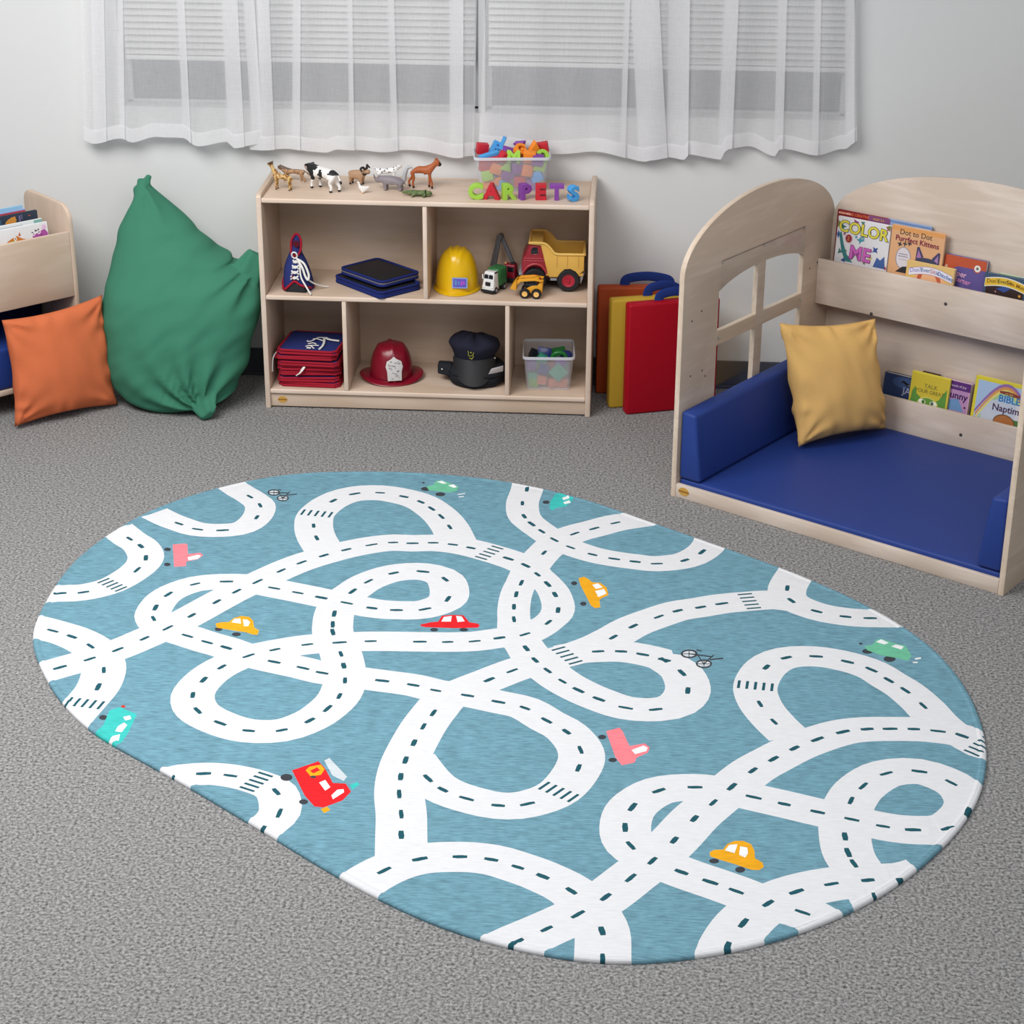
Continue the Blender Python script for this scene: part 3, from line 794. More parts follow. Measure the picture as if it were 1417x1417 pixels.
    def quad(a, b, w):
        t = (b-a).normalized(); nv = Vector((-t.y, t.x))*w/2
        return [a-nv, b-nv, b+nv, a+nv]
    roadpolys, dashpolys = [], []
    rnd = random.Random(4)
    for w, pts in R:
        C3 = [Vector((p.x, p.y, 0)) for p, f, w_ in pts]
        cl = []; idx = []; wl = []
        for i in range(len(C3)-1):
            a, b_, c, d = C3[max(i-1, 0)], C3[i], C3[i+1], C3[min(i+2, len(C3)-1)]
            k = max(2, int((c-b_).length/0.022)); idx.append(len(cl))
            for j in range(k):
                t = j/k; ww = pts[i][2]+(pts[i+1][2]-pts[i][2])*t; wl.append(ww)
                cl.append((0.5*((2*b_)+(c-a)*t+(2*a-5*b_+4*c-d)*t*t+(3*b_-a-3*c+d)*t**3)).to_2d())
        idx.append(len(cl)); cl.append(C3[-1].to_2d()); wl.append(pts[-1][2])
        nr = []
        for i in range(len(cl)):
            t = (cl[min(i+1, len(cl)-1)]-cl[max(i-1, 0)]).normalized(); nr.append(Vector((-t.y, t.x)))
        L_ = [c+n*q/2 for c, n, q in zip(cl, nr, wl)]; Rr = [c-n*q/2 for c, n, q in zip(cl, nr, wl)]
        for i in range(len(cl)-1):
            for tri in ([Rr[i], Rr[i+1], L_[i+1]], [Rr[i], L_[i+1], L_[i]]):
                if abs((tri[1]-tri[0]).cross(tri[2]-tri[0])) > 2e-6: roadpolys.append(tri)
        for (p, f, w_), i in zip(pts, idx):
            t = Vector((nr[i].y, -nr[i].x)); n = nr[i]
            if f == 1:
                ln = 0.037*rnd.uniform(0.85, 1.1)/2; wd = 0.0135*rnd.uniform(0.85, 1.15)/2
                dashpolys.append([p-t*ln-n*wd*0.75, p-t*ln*0.3-n*wd, p+t*ln-n*wd*0.7, p+t*ln+n*wd*0.8, p+t*ln*0.2+n*wd, p-t*ln+n*wd*0.7])
            elif f == 2:
                for k in range(5):
                    q = p+n*(k-2)*0.0225*w_/0.12; dashpolys.append([q-t*0.022-n*0.004, q+t*0.022-n*0.004, q+t*0.022+n*0.004, q-t*0.022+n*0.004])
    polys += [(1, q) for q in roadpolys]
    for r in rings: polys.append((0, r))
    polys += [(2, q) for q in dashpolys]
    def ell(c, x, y, rx, ry, n=12): return [P(c, x+rx*math.cos(2*PI*k/n), y+ry*math.sin(2*PI*k/n)) for k in range(n)]
    def pg(mi, c, s): polys.append((mi, [P(c, *map(float, q.split(','))) for q in s.split()]))
    def el(mi, c, *a): polys.append((mi, ell(c, *a)))
    # printed vehicles
    def yellow_car(c, pts, wins, wheels, mi=3):
        for w_ in wheels: el(5, c, *w_)
        pg(mi, c, pts)
        for w_ in wins: pg(10, c, w_)
    yellow_car('A', '760,660 780,655 812,654 832,638 862,630 893,634 908,650 912,676 931,687 925,704 905,703 880,694 850,690 800,682 765,676', ['822,655 835,641 858,640 860,660', '867,643 886,645 896,655 888,670 872,670'], [(772, 682, 15, 8), (842, 702, 18, 8)])
    yellow_car('G', '232,622 250,612 285,611 300,590 330,577 365,577 395,590 408,615 410,645 440,662 445,680 425,692 395,690 330,668 270,650 235,638', ['292,614 310,592 342,590 330,625', '352,598 380,603 383,625 372,642 348,632'], [(250, 656, 20, 10), (352, 690, 20, 12)])
    yellow_car('B', '1050,482 1072,476 1090,486 1104,498 1135,500 1160,518 1168,548 1145,558 1132,568 1136,596 1115,600 1098,588 1076,545 1058,510', ['1104,508 1126,502 1146,518 1118,524', '1115,532 1150,524 1160,542 1128,556'], [(1033, 502, 12, 8), (1069, 582, 13, 8)])
    yellow_car('B', '430,664 470,655 500,652 514,630 545,626 598,627 622,655 655,660 663,668 655,676 560,678 450,674 432,670', ['512,652 522,634 553,630 550,652', '570,630 592,632 604,651 576,654'], [(484, 684, 16, 7), (600, 684, 18, 7)], 4)
    # fire engine
    for w_ in ((840, 328, 24, 14), (907, 424, 18, 10)): el(5, 'D', *w_)
    pg(9, 'D', '988,262 1008,252 1078,325 1064,342 1020,320')
    pg(7, 'D', '1088,358 1118,346 1126,356 1100,376')
    pg(4, 'D', '862,300 965,265 990,290 1022,350 1072,352 1093,384 1060,418 985,446 950,442 912,400'); pg(3, 'D', '974,452 1000,442 1012,456 988,468')
    pg(3, 'D', '915,300 930,286 975,278 990,296 975,318 935,324'); pg(4, 'D', '932,302 960,288 972,300 945,312'); el(5, 'D', 945, 326, 12, 5)
    pg(10, 'D', '968,348 992,338 1012,366 992,380'); pg(10, 'D', '1016,398 1040,376 1064,374 1066,386 1022,414')
    # teal bus at the edge
    el(11, 'A', 398, 985, 9, 5); el(5, 'A', 320, 1028, 17, 10)
    pg(7, 'A', '345,1000 385,988 452,1015 420,1085 388,1130 345,1137 300,1112 290,1085 320,1058'); pg(10, 'A', '398,1026 425,1020 430,1034 406,1040'); pg(10, 'A', '378,1062 402,1048 414,1058 392,1086 366,1082'); pg(10, 'A', '356,1100 386,1094 380,1118 340,1126')
    # pink tractors
    for w_ in ((572, 369, 14, 7), (571, 428, 13, 7)): el(5, 'A', *w_)
    pg(6, 'A', '592,350 640,346 650,350 652,388 700,382 712,392 690,408 646,416 644,434 598,438'); pg(10, 'A', '650,400 690,390 704,394 690,406 655,412')
    for w_ in ((1143, 1105, 16, 9), (1184, 1195, 17, 9)): el(5, 'B', *w_)
    pg(6, 'B', '1158,1082 1210,1068 1222,1080 1250,1140 1310,1130 1330,1146 1322,1166 1278,1186 1270,1205 1220,1216 1195,1185'); pg(10, 'B', '1258,1156 1305,1138 1322,1146 1316,1160 1272,1172')
    # green cars
    for w_ in ((452, 132, 20, 8), (508, 153, 20, 8), (442, 108, 6, 3)): el(5, 'B', *w_)
    pg(8, 'B', '452,122 480,116 492,100 515,98 565,116 580,124 572,140 545,146 505,142 465,138'); pg(10, 'B', '494,104 514,100 534,110 520,112'); pg(10, 'B', '538,118 560,114 574,124 562,128'); pg(10, 'B', '576,152 606,148 606,151 576,155'); pg(10, 'B', '580,162 600,160 600,163 580,165')
    for w_ in ((852, 627, 22, 10), (938, 657, 24, 12), (825, 597, 7, 4)): el(5, 'C', *w_)
    pg(8, 'C', '838,606 870,602 885,582 905,578 960,596 1000,605 1025,645 1010,665 960,652 900,642 850,622'); pg(10, 'C', '884,590 905,580 935,594 918,600'); pg(10, 'C', '944,608 962,600 994,608 984,620'); pg(10, 'C', '1036,654 1060,650 1062,656 1040,660'); pg(10, 'C', '1028,668 1048,668 1048,673 1030,673')
    # teal car at the far edge
    el(5, 'B', 923, 184, 14, 7); pg(7, 'B', '940,180 958,152 985,148 1000,158 1030,166 1022,184 1000,200 965,206 945,218 936,206'); pg(10, 'B', '986,166 1010,158 1016,168 990,176'); pg(10, 'B', '990,184 1014,176 1020,186 996,192')
    # bicycles
    for c, cx, cy, wx, wy, s_ in (('A', 989, 146, 1024, 168, 1.0), ('C', 152, 637, 210, 676, 1.35)):
        for (x, y) in ((cx, cy), (wx, wy)):
            el(5, c, x, y, 25*s_ if x == cx else 24*s_, 13*s_); el(9, c, x, y, 19*s_, 8.5*s_); el(5, c, x, y, 4*s_, 2*s_)
            pg(5, c, '%f,%f %f,%f %f,%f %f,%f' % (x-19*s_, y-1, x+19*s_, y-1, x+19*s_, y+1.5, x-19*s_, y+1.5)); pg(5, c, '%f,%f %f,%f %f,%f %f,%f' % (x-1.5, y-9*s_, x+1.5, y-9*s_, x+1.5, y+9*s_, x-1.5, y+9*s_))
        h = (wx-cx)
        pg(5, c, '%f,%f %f,%f %f,%f %f,%f' % (cx+h*.4, cy-6*s_, cx+h*.5, cy-6*s_, wx, wy, wx-4, wy)); pg(5, c, '%f,%f %f,%f %f,%f %f,%f' % (cx, cy-2, wx+26*s_, wy-22*s_, wx+26*s_, wy-18*s_, cx, cy+2))
        pg(5, c, '%f,%f %f,%f %f,%f %f,%f' % (wx-3, wy, wx+26*s_, wy-26*s_, wx+31*s_, wy-26*s_, wx+2, wy+2)); pg(5, c, '%f,%f %f,%f %f,%f %f,%f' % (wx+16*s_, wy-14*s_, wx+56*s_, wy-18*s_, wx+56*s_, wy-14*s_, wx+18*s_, wy-10*s_)); pg(5, c, '%f,%f %f,%f %f,%f %f,%f' % (cx+h*.5, cy-14*s_, cx+h*.85, cy-10*s_, cx+h*.85, cy-7*s_, cx+h*.5, cy-10*s_))
    # one planar cut of everything
    V_, F_, mi = [], [], []
    for m_, q in list(polys):
        a2 = sum(q[i-1].x*q[i].y-q[i].x*q[i-1].y for i in range(len(q)))
        if a2 < 0: q = q[::-1]
        k = len(V_); V_ += q; F_.append(list(range(k, k+len(q)))); mi.append(m_)
    vo, eo, fo, _, _, ff = delaunay_2d_cdt(V_, [], F_, 1, 1e-5)
    bm = bmesh.new()
    NO_ = len(OUT)
    def zed(p):
        d = min((p-OUT[i]).length for i in range(NO_))
        return d
    vs = []
    for p in vo: vs.append(bm.verts.new((p.x, p.y, ZR)))
    cell = 0.06; grid = {}
    for k, (m_, q) in enumerate(polys):
        if m_ == 0: continue
        for gx in range(int(math.floor(min(v.x for v in q)/cell)), int(math.floor(max(v.x for v in q)/cell))+1):
            for gy in range(int(math.floor(min(v.y for v in q)/cell)), int(math.floor(max(v.y for v in q)/cell))+1):
                grid.setdefault((gx, gy), []).append(k)
    def inside(c, q):
        r = False; j = len(q)-1
        for i in range(len(q)):
            a_, d_ = q[i], q[j]
            if (a_.y > c.y) != (d_.y > c.y) and c.x < (d_.x-a_.x)*(c.y-a_.y)/(d_.y-a_.y)+a_.x: r = not r
            j = i
        return r
    for f in fo:
        c = sum((vo[i] for i in f), Vector((0, 0)))/len(f)
        if not inside(c, OUT): continue
        m_ = 0
        for k in reversed(grid.get((int(math.floor(c.x/cell)), int(math.floor(c.y/cell))), [])):
            if inside(c, polys[k][1]): m_ = polys[k][0]; break
        try: nf = bm.faces.new([vs[i] for i in f])
        except ValueError: continue
        nf.material_index = m_
    for v in [v for v in bm.verts if not v.link_faces]: bm.verts.remove(v)
    bmesh.ops.recalc_face_normals(bm, faces=list(bm.faces))
    if sum(f.normal.z for f in bm.faces) < 0:
        for f in bm.faces: f.normal_flip()
    # stitched hem: raised roll along the rim, groove inside it
    from mathutils.kdtree import KDTree
    seg = []
    for i in range(NO_):
        a, b_ = OUT[i], OUT[(i+1) % NO_]
        for k in range(6): seg.append(a+(b_-a)*k/6)
    kd = KDTree(len(seg))
    for i, q in enumerate(seg): kd.insert((q.x, q.y, 0), i)
    kd.balance()
    for v in bm.verts:
        d = kd.find((v.co.x, v.co.y, 0))[2]
        if d < 0.0045: v.co.z = ZR-0.001
        elif d < 0.012: v.co.z = ZR+0.0012
        elif d < 0.019: v.co.z = ZR-0.0012
    be = [e for e in bm.edges if len(e.link_faces) == 1]
    off = {}
    for e in be:
        f = e.link_faces[0]; c = f.calc_center_median(); t = (e.verts[1].co-e.verts[0].co); t.z = 0; t.normalize()
        nv = Vector((-t.y, t.x, 0))
        if nv.dot(e.verts[0].co-c) < 0: nv = -nv
        for v in e.verts: off[v] = off.get(v, Vector((0, 0, 0)))+nv
    layers = []
    for (d, z) in ((0.003, ZR-0.0035), (0.0045, ZR-0.007), (0.004, 0.0006)):
        L_ = {}
        for v, nv in off.items():
            q = v.co+nv.normalized()*d; L_[v] = bm.verts.new((q.x, q.y, z))
        layers.append(L_)
    for e in be:
        m_ = e.link_faces[0].material_index; a, b_ = e.verts; pa, pb = a, b_
        for L_ in layers:
            nf = bm.faces.new((pa, pb, L_[b_], L_[a])); nf.material_index = m_; pa, pb = L_[a], L_[b_]
    bmesh.ops.recalc_face_normals(bm, faces=list(bm.faces))
    mats = []
    for i, c in enumerate(PAL):
        mt, nt, p = newmat('rug_pile_%d' % i); N = nt.nodes; L = nt.links
        tc = N.new('ShaderNodeTexCoord')
        m0 = N.new('ShaderNodeMapping'); m0.inputs['Rotation'].default_value = (0, 0, ang)
        mp = N.new('ShaderNodeMapping'); mp.inputs['Scale'].default_value = (26, 200, 1)
        L.new(tc.outputs['Object'], m0.inputs[0])
        n1 = N.new('ShaderNodeTexNoise'); n1.inputs['Scale'].default_value = 1; n1.inputs['Detail'].default_value = 2
        L.new(m0.outputs[0], mp.inputs[0]); L.new(mp.outputs[0], n1.inputs['Vector'])
        n2 = N.new('ShaderNodeTexNoise'); n2.inputs['Scale'].default_value = 30; n2.inputs['Detail'].default_value = 5; n2.inputs['Roughness'].default_value = 0.7
        L.new(tc.outputs['Object'], n2.inputs['Vector'])
        ad = N.new('ShaderNodeMath'); ad.operation = 'MULTIPLY_ADD'; ad.inputs[1].default_value = 0.55
        L.new(n2.outputs['Fac'], ad.inputs[0]); L.new(n1.outputs['Fac'], ad.inputs[2])
        rp = N.new('ShaderNodeValToRGB'); b0 = lin(c)
        am = 0.27 if i == 0 else (0.05 if i == 1 else 0.14)
        rp.color_ramp.elements[0].position = 0.50; rp.color_ramp.elements[0].color = tuple(v*(1-am) for v in b0)+(1,)
        rp.color_ramp.elements[1].position = 1.05; rp.color_ramp.elements[1].color = tuple(min(1, v*(1+am)) for v in b0)+(1,)
        L.new(ad.outputs[0], rp.inputs[0]); L.new(rp.outputs[0], p.inputs['Base Color'])
        bp = N.new('ShaderNodeBump'); bp.inputs['Strength'].default_value = 0.35; bp.inputs['Distance'].default_value = 0.002
        L.new(n1.outputs['Fac'], bp.inputs['Height']); L.new(bp.outputs[0], p.inputs['Normal'])
        p.inputs['Roughness'].default_value = 0.9; p.inputs['Specular IOR Level'].default_value = 0.15
        mats.append(mt)
    o = obj('play_rug', bm, mats, None, 0)
    o.matrix_world = Matrix.Translation(cen) @ Matrix.Rotation(ang, 4, 'Z')
    tag(o, 'large oval blue play rug printed with white roads and little cars on the carpet', 'rug')
rug()
# ------------------------------------------------------------------ toy animals on the shelf top
def body(pts, edges, paint, mats, name, label, cat, loc, rz, sub=2, group='toy animals on the shelf top', parts=(), sc=1.0, fat=1.0):
    bm = skin_bm(pts, edges, sub)
    zmin = min(v.co.z for v in bm.verts)
    for v in bm.verts: v.co.z -= zmin
    for f in bm.faces: f.material_index = paint(f.calc_center_median())
    SC = Matrix.Diagonal((sc, sc*fat, sc, 1))
    bm.transform(SC)
    t = thing(name, label, cat, loc, rz, group)
    obj('body', bm, mats, t, 180)
    for (pn, pb, pm) in parts:
        for v in pb.bm.verts: v.co.z -= zmin
        pb.bm.transform(SC)
        obj(pn, pb, pm, t, 60)
    return t
def quadruped(L, H, rb, rl, w, neck, head, muz, tail=None, ears=None, rear=None, stance=(0, 0, 0, 0), belly=0.95, rn=None, rh=None, rm=None):
    """facing +x; root at the hips"""
    rn = rn or rb*0.6; rh = rh or rb*0.5; rm = rm or rb*0.36
    p = [(-L/2, 0, H, rb*0.95), (0, 0, H-rb*0.08, rb*belly), (L/2, 0, H, rb*0.98),
         (L/2+neck[0], 0, H+neck[1], rn), (L/2+neck[0]+head[0], 0, H+neck[1]+head[1], rh), (L/2+neck[0]+head[0]+muz[0], 0, H+neck[1]+head[1]+muz[1], rm)]
    e = [(0, 1), (1, 2), (2, 3), (3, 4), (4, 5)]
    for k, (root, sx, sy) in enumerate(((0, -1, 1), (0, -1, -1), (2, 1, 1), (2, 1, -1))):
        x0 = p[root][0]; st = stance[k]; n = len(p)
        zt = H-rb*0.75
        if sx < 0:
            q = [(x0-0.02*L, sy*w, zt, rl*1.7), (x0+0.05*L+st*0.5, sy*w, zt*0.66, rl*1.25), (x0-0.07*L+st, sy*w, zt*0.36, rl*0.85), (x0-0.03*L+st, sy*w, rl*0.9, rl*0.95), (x0+0.01*L+st, sy*w, 0, rl*1.05)]
        else:
            q = [(x0+0.02*L, sy*w, zt, rl*1.5), (x0+0.0*L+st*0.4, sy*w, zt*0.70, rl*1.1), (x0+0.02*L+st*0.9, sy*w, zt*0.40, rl*0.85), (x0+st, sy*w, rl*0.9, rl*0.9), (x0+0.03*L+st, sy*w, 0, rl*1.05)]
        p += q; e += [(root, n), (n, n+1), (n+1, n+2), (n+2, n+3), (n+3, n+4)]
    if tail:
        n = len(p); p += tail; e.append((0, n)); e += [(n+i, n+i+1) for i in range(len(tail)-1)]
    if ears:
        for sy in (1, -1):
            n = len(p); hx, _, hz, _ = p[4]
            p += [(hx+ears[0]*0.5, sy*ears[1]*0.6, hz+ears[2]*0.5, ears[3]), (hx+ears[0], sy*ears[1], hz+ears[2], ears[3]*0.5)]; e += [(4, n), (n, n+1)]
    return p, e
def sp(v, s, seed=0): return noise.noise(Vector((v.x*s+seed, v.y*s, v.z*s)))
def eyes(x, y, z, r, m=None):
    b = MB()
    for s in (1, -1): b.ball((x, s*y, z), r, n=8)
    return ('eyes', b, m or toy((20, 18, 18)))
def at_top(x, y): return (x, y, ZT)

p, e = quadruped(0.048, 0.046, 0.0105, 0.0031, 0.0062, (0.014, 0.026), (0.006, 0.016), (0.013, -0.004), [(-0.032, 0, 0.044, 0.002), (-0.034, 0, 0.030, 0.0018)], (-0.004, 0.009, 0.006, 0.003), belly=0.8, rn=0.0062, rh=0.0058, rm=0.0042)
def pg_(v):
    if v.z < 0.006: return 2
    if v.z > 0.086: return 2
    return 1 if sp(v, 130) > 0.10 else 0
body(p, e, pg_, [toy((206, 172, 112)), toy((150, 100, 52)), toy((92, 66, 42))], 'toy_giraffe', 'small spotted yellow toy giraffe at the left end of the shelf top', 'toy animal', at_top(0.079, 0.122), math.radians(165), sc=1.05, fat=1.15)
p, e = quadruped(0.050, 0.031, 0.0082, 0.0034, 0.0058, (0.012, 0.008), (0.008, 0.004), (0.009, -0.003), [(-0.034, 0, 0.034, 0.0028), (-0.044, 0, 0.026, 0.0024), (-0.055, 0, 0.019, 0.0022), (-0.064, 0, 0.022, 0.0022), (-0.066, 0, 0.028, 0.0022)], (-0.001, 0.006, 0.006, 0.0024), stance=(-0.008, 0.006, 0.006, -0.006), rn=0.0075, rh=0.0078, rm=0.0048)
body(p, e, lambda v: (2 if v.x < -0.06 else (1 if (sp(v, 260) > 0.16 and v.z > 0.015) or v.z > 0.0375 else 0)), [toy((176, 134, 96)), toy((104, 84, 70)), toy((70, 58, 50))], 'toy_cheetah', 'tan toy cheetah with a curved tail behind the toy giraffe', 'toy animal', at_top(0.098, 0.245), math.radians(172), sc=1.18)
p, e = quadruped(0.070, 0.048, 0.0160, 0.0046, 0.0105, (0.017, 0.007), (0.011, 0.005), (0.014, -0.008), [(-0.049, 0, 0.054, 0.0025), (-0.056, 0, 0.040, 0.002), (-0.064, 0, 0.026, 0.0036)], (-0.003, 0.016, 0.004, 0.0036), stance=(0.004, -0.006, 0.006, -0.004), belly=1.05, rn=0.012, rh=0.0105, rm=0.0078)
def pc(v):
    if v.z < 0.0065: return 1
    if v.x > 0.058 and v.z < 0.060: return 2
    if v.x > 0.023+0.010*sp(v, 90, 2) and v.z > 0.026+0.010*sp(v, 110, 5): return 1
    if v.x < -0.054 and v.z < 0.036: return 1
    if math.hypot(v.x-0.004+0.004*sp(v, 120), (v.z-0.046)*0.7) < 0.0085 and v.y > 0: return 1
    if v.x < -0.026 and v.z > 0.050: return 1
    return 0
body(p, e, pc, [toy((236, 234, 232)), toy((28, 27, 30)), toy((190, 170, 162))], 'toy_cow', 'black and white toy cow on the shelf top', 'toy animal', at_top(0.229, 0.132), math.radians(143), sc=1.3, fat=1.1)
p, e = quadruped(0.032, 0.030, 0.0125, 0.0036, 0.007, (0.010, 0.007), (0.008, 0.004), (0.009, -0.004), [(-0.022, 0, 0.034, 0.003), (-0.025, 0, 0.028, 0.0025)], None, belly=1.05, rn=0.0095, rh=0.0078, rm=0.0058)
hb = MB()
for s in (1, -1): hb.tube(catmull([(0.030, s*0.004, 0.047), (0.027, s*0.013, 0.054), (0.024, s*0.020, 0.051), (0.030, s*0.024, 0.044)], n=4), [0.0034]*9+[0.003, 0.0025, 0.002, 0.0015], 8)
body(p, e, lambda v: (1 if v.z < 0.006 or (v.x > 0.024 and v.z > 0.028 and v.z < 0.036) else 0), [toy((176, 140, 110)), toy((60, 42, 36)), toy((216, 190, 160))], 'toy_ram', 'brown toy ram with dark curled horns, right of the toy cow', 'toy animal', at_top(0.330, 0.222), math.radians(-18), sc=1.28, fat=1.1, parts=[('horns', hb, toy((34, 28, 28)))])
# goose
gp = [(0, 0, 0.016, 0.011), (-0.013, 0, 0.018, 0.008), (-0.024, 0, 0.022, 0.003), (0.010, 0, 0.022, 0.0075), (0.013, 0, 0.033, 0.0042), (0.015, 0, 0.041, 0.0052), (0.023, 0, 0.040, 0.0025), (0.002, 0.005, 0.006, 0.002), (0.004, 0.006, 0.0, 0.0028), (0.002, -0.005, 0.006, 0.002), (0.004, -0.006, 0.0, 0.0028)]
body(gp, [(0, 1), (1, 2), (0, 3), (3, 4), (4, 5), (5, 6), (0, 7), (7, 8), (0, 9), (9, 10)], lambda v: 1 if (v.x > 0.0195 and v.z > 0.03) or v.z < 0.004 else 0, [toy((240, 239, 236)), toy((214, 160, 96))], 'toy_goose', 'small white toy goose in front of the toy ram', 'toy animal', at_top(0.369, 0.100), math.radians(-160))
# white spotted dog
p, e = quadruped(0.046, 0.034, 0.0095, 0.0034, 0.006, (0.011, 0.010), (0.006, 0.006), (0.010, -0.003), [(-0.030, 0, 0.040, 0.0024), (-0.040, 0, 0.047, 0.0022)], (-0.003, 0.008, -0.004, 0.0034), rn=0.0062, rh=0.0072, rm=0.0046)
body(p, e, lambda v: 1 if sp(v, 210, 3.3) > 0.30 or v.x < -0.047 else 0, [toy((238, 238, 238)), toy((96, 96, 100))], 'toy_dalmatian', 'white toy dog with a few grey spots standing behind the toy rhino', 'toy animal', at_top(0.432, 0.268), math.radians(8), sc=1.18)
# rhino
p, e = quadruped(0.050, 0.036, 0.0150, 0.0068, 0.0085, (0.014, 0.001), (0.013, -0.003), (0.013, -0.007), [(-0.038, 0, 0.032, 0.002), (-0.042, 0, 0.020, 0.002)], (-0.003, 0.009, 0.012, 0.0034), belly=1.08, rn=0.0118, rh=0.0098, rm=0.0078)
rb_ = MB(); rb_.tube([(0.060, 0, 0.032), (0.066, 0, 0.042), (0.068, 0, 0.053)], [0.0045, 0.003, 0.0008], 8); rb_.tube([(0.050, 0, 0.037), (0.053, 0, 0.047)], [0.0038, 0.001], 8)
body(p, e, lambda v: 0, [toy((138, 130, 136))], 'toy_rhino', 'grey toy rhino on the shelf top, left of the toy crocodile', 'toy animal', at_top(0.472, 0.152), math.radians(172), sc=1.06, fat=1.15, parts=[('horns', rb_, toy((118, 110, 114)))])
# horse
p, e = quadruped(0.058, 0.064, 0.0146, 0.0045, 0.0078, (0.019, 0.020), (0.009, 0.011), (0.013, -0.017), None, (-0.003, 0.005, 0.012, 0.003), stance=(-0.012, 0.005, -0.003, 0.010), belly=0.9, rn=0.0095, rh=0.0082, rm=0.0058)
tl = MB(); tl.tube(catmull([(-0.030, 0, 0.070), (-0.046, 0, 0.069), (-0.056, 0, 0.050), (-0.060, 0, 0.028), (-0.059, 0, 0.016)], n=4), [0.004]*3+[0.0065]*4+[0.008]*5+[0.0075]*3+[0.005, 0.002], 10)
mn = MB(); mn.tube(catmull([(0.040, 0, 0.079), (0.050, 0, 0.093), (0.054, 0, 0.104)], n=4), [0.003]*9, 8, flat=1.4)
body(p, e, lambda v: 1 if v.z < 0.009 or (v.x > 0.063 and v.z < 0.093) else 0, [toy((172, 92, 50)), toy((40, 30, 28))], 'toy_horse', 'chestnut toy horse with a pale grey tail on the shelf top', 'toy animal', at_top(0.568, 0.195), math.radians(-3), sc=1.04, fat=1.25, parts=[('tail', tl, toy((186, 188, 192))), ('mane', mn, toy((150, 82, 46)))])
# crocodile
cp = [(-0.01, 0, 0.011, (0.013, 0.009)), (0.018, 0, 0.011, (0.012, 0.008)), (0.034, 0, 0.012, (0.009, 0.0075)), (0.048, 0, 0.011, (0.006, 0.005)), (0.058, 0, 0.010, (0.0045, 0.004)), (-0.03, 0, 0.010, (0.010, 0.008)), (-0.045, 0, 0.009, (0.006, 0.0065))]
ce = [(0, 1), (1, 2), (2, 3), (3, 4), (0, 5), (5, 6)]
for (x, s) in ((0.018, 1), (0.018, -1), (-0.02, 1), (-0.02, -1)):
    n = len(cp); cp += [(x, s*0.012, 0.008, 0.0042), (x+0.004, s*0.017, 0.0, 0.0035)]; ce += [(1 if x > 0 else 5, n), (n, n+1)]
body(cp, ce, lambda v: 1 if sp(v, 160, 7) > 0.15 else 0, [toy((84, 104, 60)), toy((118, 124, 82))], 'toy_crocodile', 'green toy crocodile lying in front of the chestnut toy horse', 'toy animal', at_top(0.574, 0.078), math.radians(176), sc=1.08, fat=1.25)

# ------------------------------------------------------------------ standing foam letters
LCOL = {'lime': (160, 206, 74), 'red': (196, 36, 52), 'purple': (132, 66, 160), 'blue': (74, 158, 222), 'orange': (240, 140, 42), 'yellow': (236, 200, 60), 'pink': (214, 66, 120)}
def letter_bm(ch, h, th):
    bm = text_bm(ch, 1.0, 0.0, 0.045, 0.0)
    xs = [v.co.x for v in bm.verts]; ys = [v.co.y for v in bm.verts]
    s = h/(max(ys)-min(ys)); cx = (max(xs)+min(xs))/2; y0 = min(ys)
    bm.free()
    bm = text_bm(ch, 1.0, th/s/2-0.02, 0.035, 0.02)
    for v in bm.verts: v.co = Vector(((v.co.x-cx)*s*1.06, v.co.y*s, v.co.z*s))
    bm.transform(STAND)
    z0 = min(v.co.z for v in bm.verts)
    for v in bm.verts: v.co.z -= z0
    return bm
ORD = {'C': 'lime foam letter C standing first in the row below the tub', 'A': 'red foam letter A standing on the shelf top', 'R': 'lime foam letter R standing between the red A and the purple P',
       'P': 'purple foam letter P standing in front of the clear tub', 'E': 'red foam letter E standing left of the purple T', 'T': 'purple foam letter T standing on the shelf top', 'S': 'blue foam letter S standing last in the row at the right'}
for ch, x, y, rz, c in (('C', 0.777, 0.060, 4, 'lime'), ('A', 0.833, 0.064, -6, 'red'), ('R', 0.895, 0.068, 20, 'lime'), ('P', 0.951, 0.072, 28, 'purple'), ('E', 1.007, 0.073, 6, 'red'), ('T', 1.063, 0.074, 2, 'purple'), ('S', 1.122, 0.062, 28, 'blue')):
    o = obj('foam_letter', letter_bm(ch, 0.055, 0.030), toy(LCOL[c]), None, 40, (x, y, ZT)); o.rotation_euler = (0, 0, math.radians(rz))
    tag(o, ORD[ch], 'letter', 'standing foam letters on the shelf top')

# ------------------------------------------------------------------ clear tubs
def mat_tub(name, op, col):
    mt, nt, p = newmat(name); N = nt.nodes; L = nt.links
    p.inputs['Base Color'].default_value = lin(col)+(1,); p.inputs['Roughness'].default_value = 0.25
    tc = N.new('ShaderNodeTexCoord'); nz = N.new('ShaderNodeTexNoise'); nz.inputs['Scale'].default_value = 30
    L.new(tc.outputs['Object'], nz.inputs['Vector'])
    mr = N.new('ShaderNodeMapRange'); mr.inputs[3].default_value = op-0.04; mr.inputs[4].default_value = op+0.04
    L.new(nz.outputs['Fac'], mr.inputs[0]); L.new(mr.outputs[0], p.inputs['Alpha'])
    return mt
TUBW = mat_tub('clear_tub_wall', 0.34, (226, 226, 234)); TUBR = mat_tub('clear_tub_rim', 0.66, (226, 228, 236))
def rrect(w, d, r, n=5):
    pts = []
    for (sx, sy, a0) in ((1, 1, 0), (-1, 1, PI/2), (-1, -1, PI), (1, -1, 1.5*PI)):
        for k in range(n+1):
            a = a0+PI/2*k/n; pts.append((sx*(w/2-r)+r*math.cos(a), sy*(d/2-r)+r*math.sin(a)))
    return pts
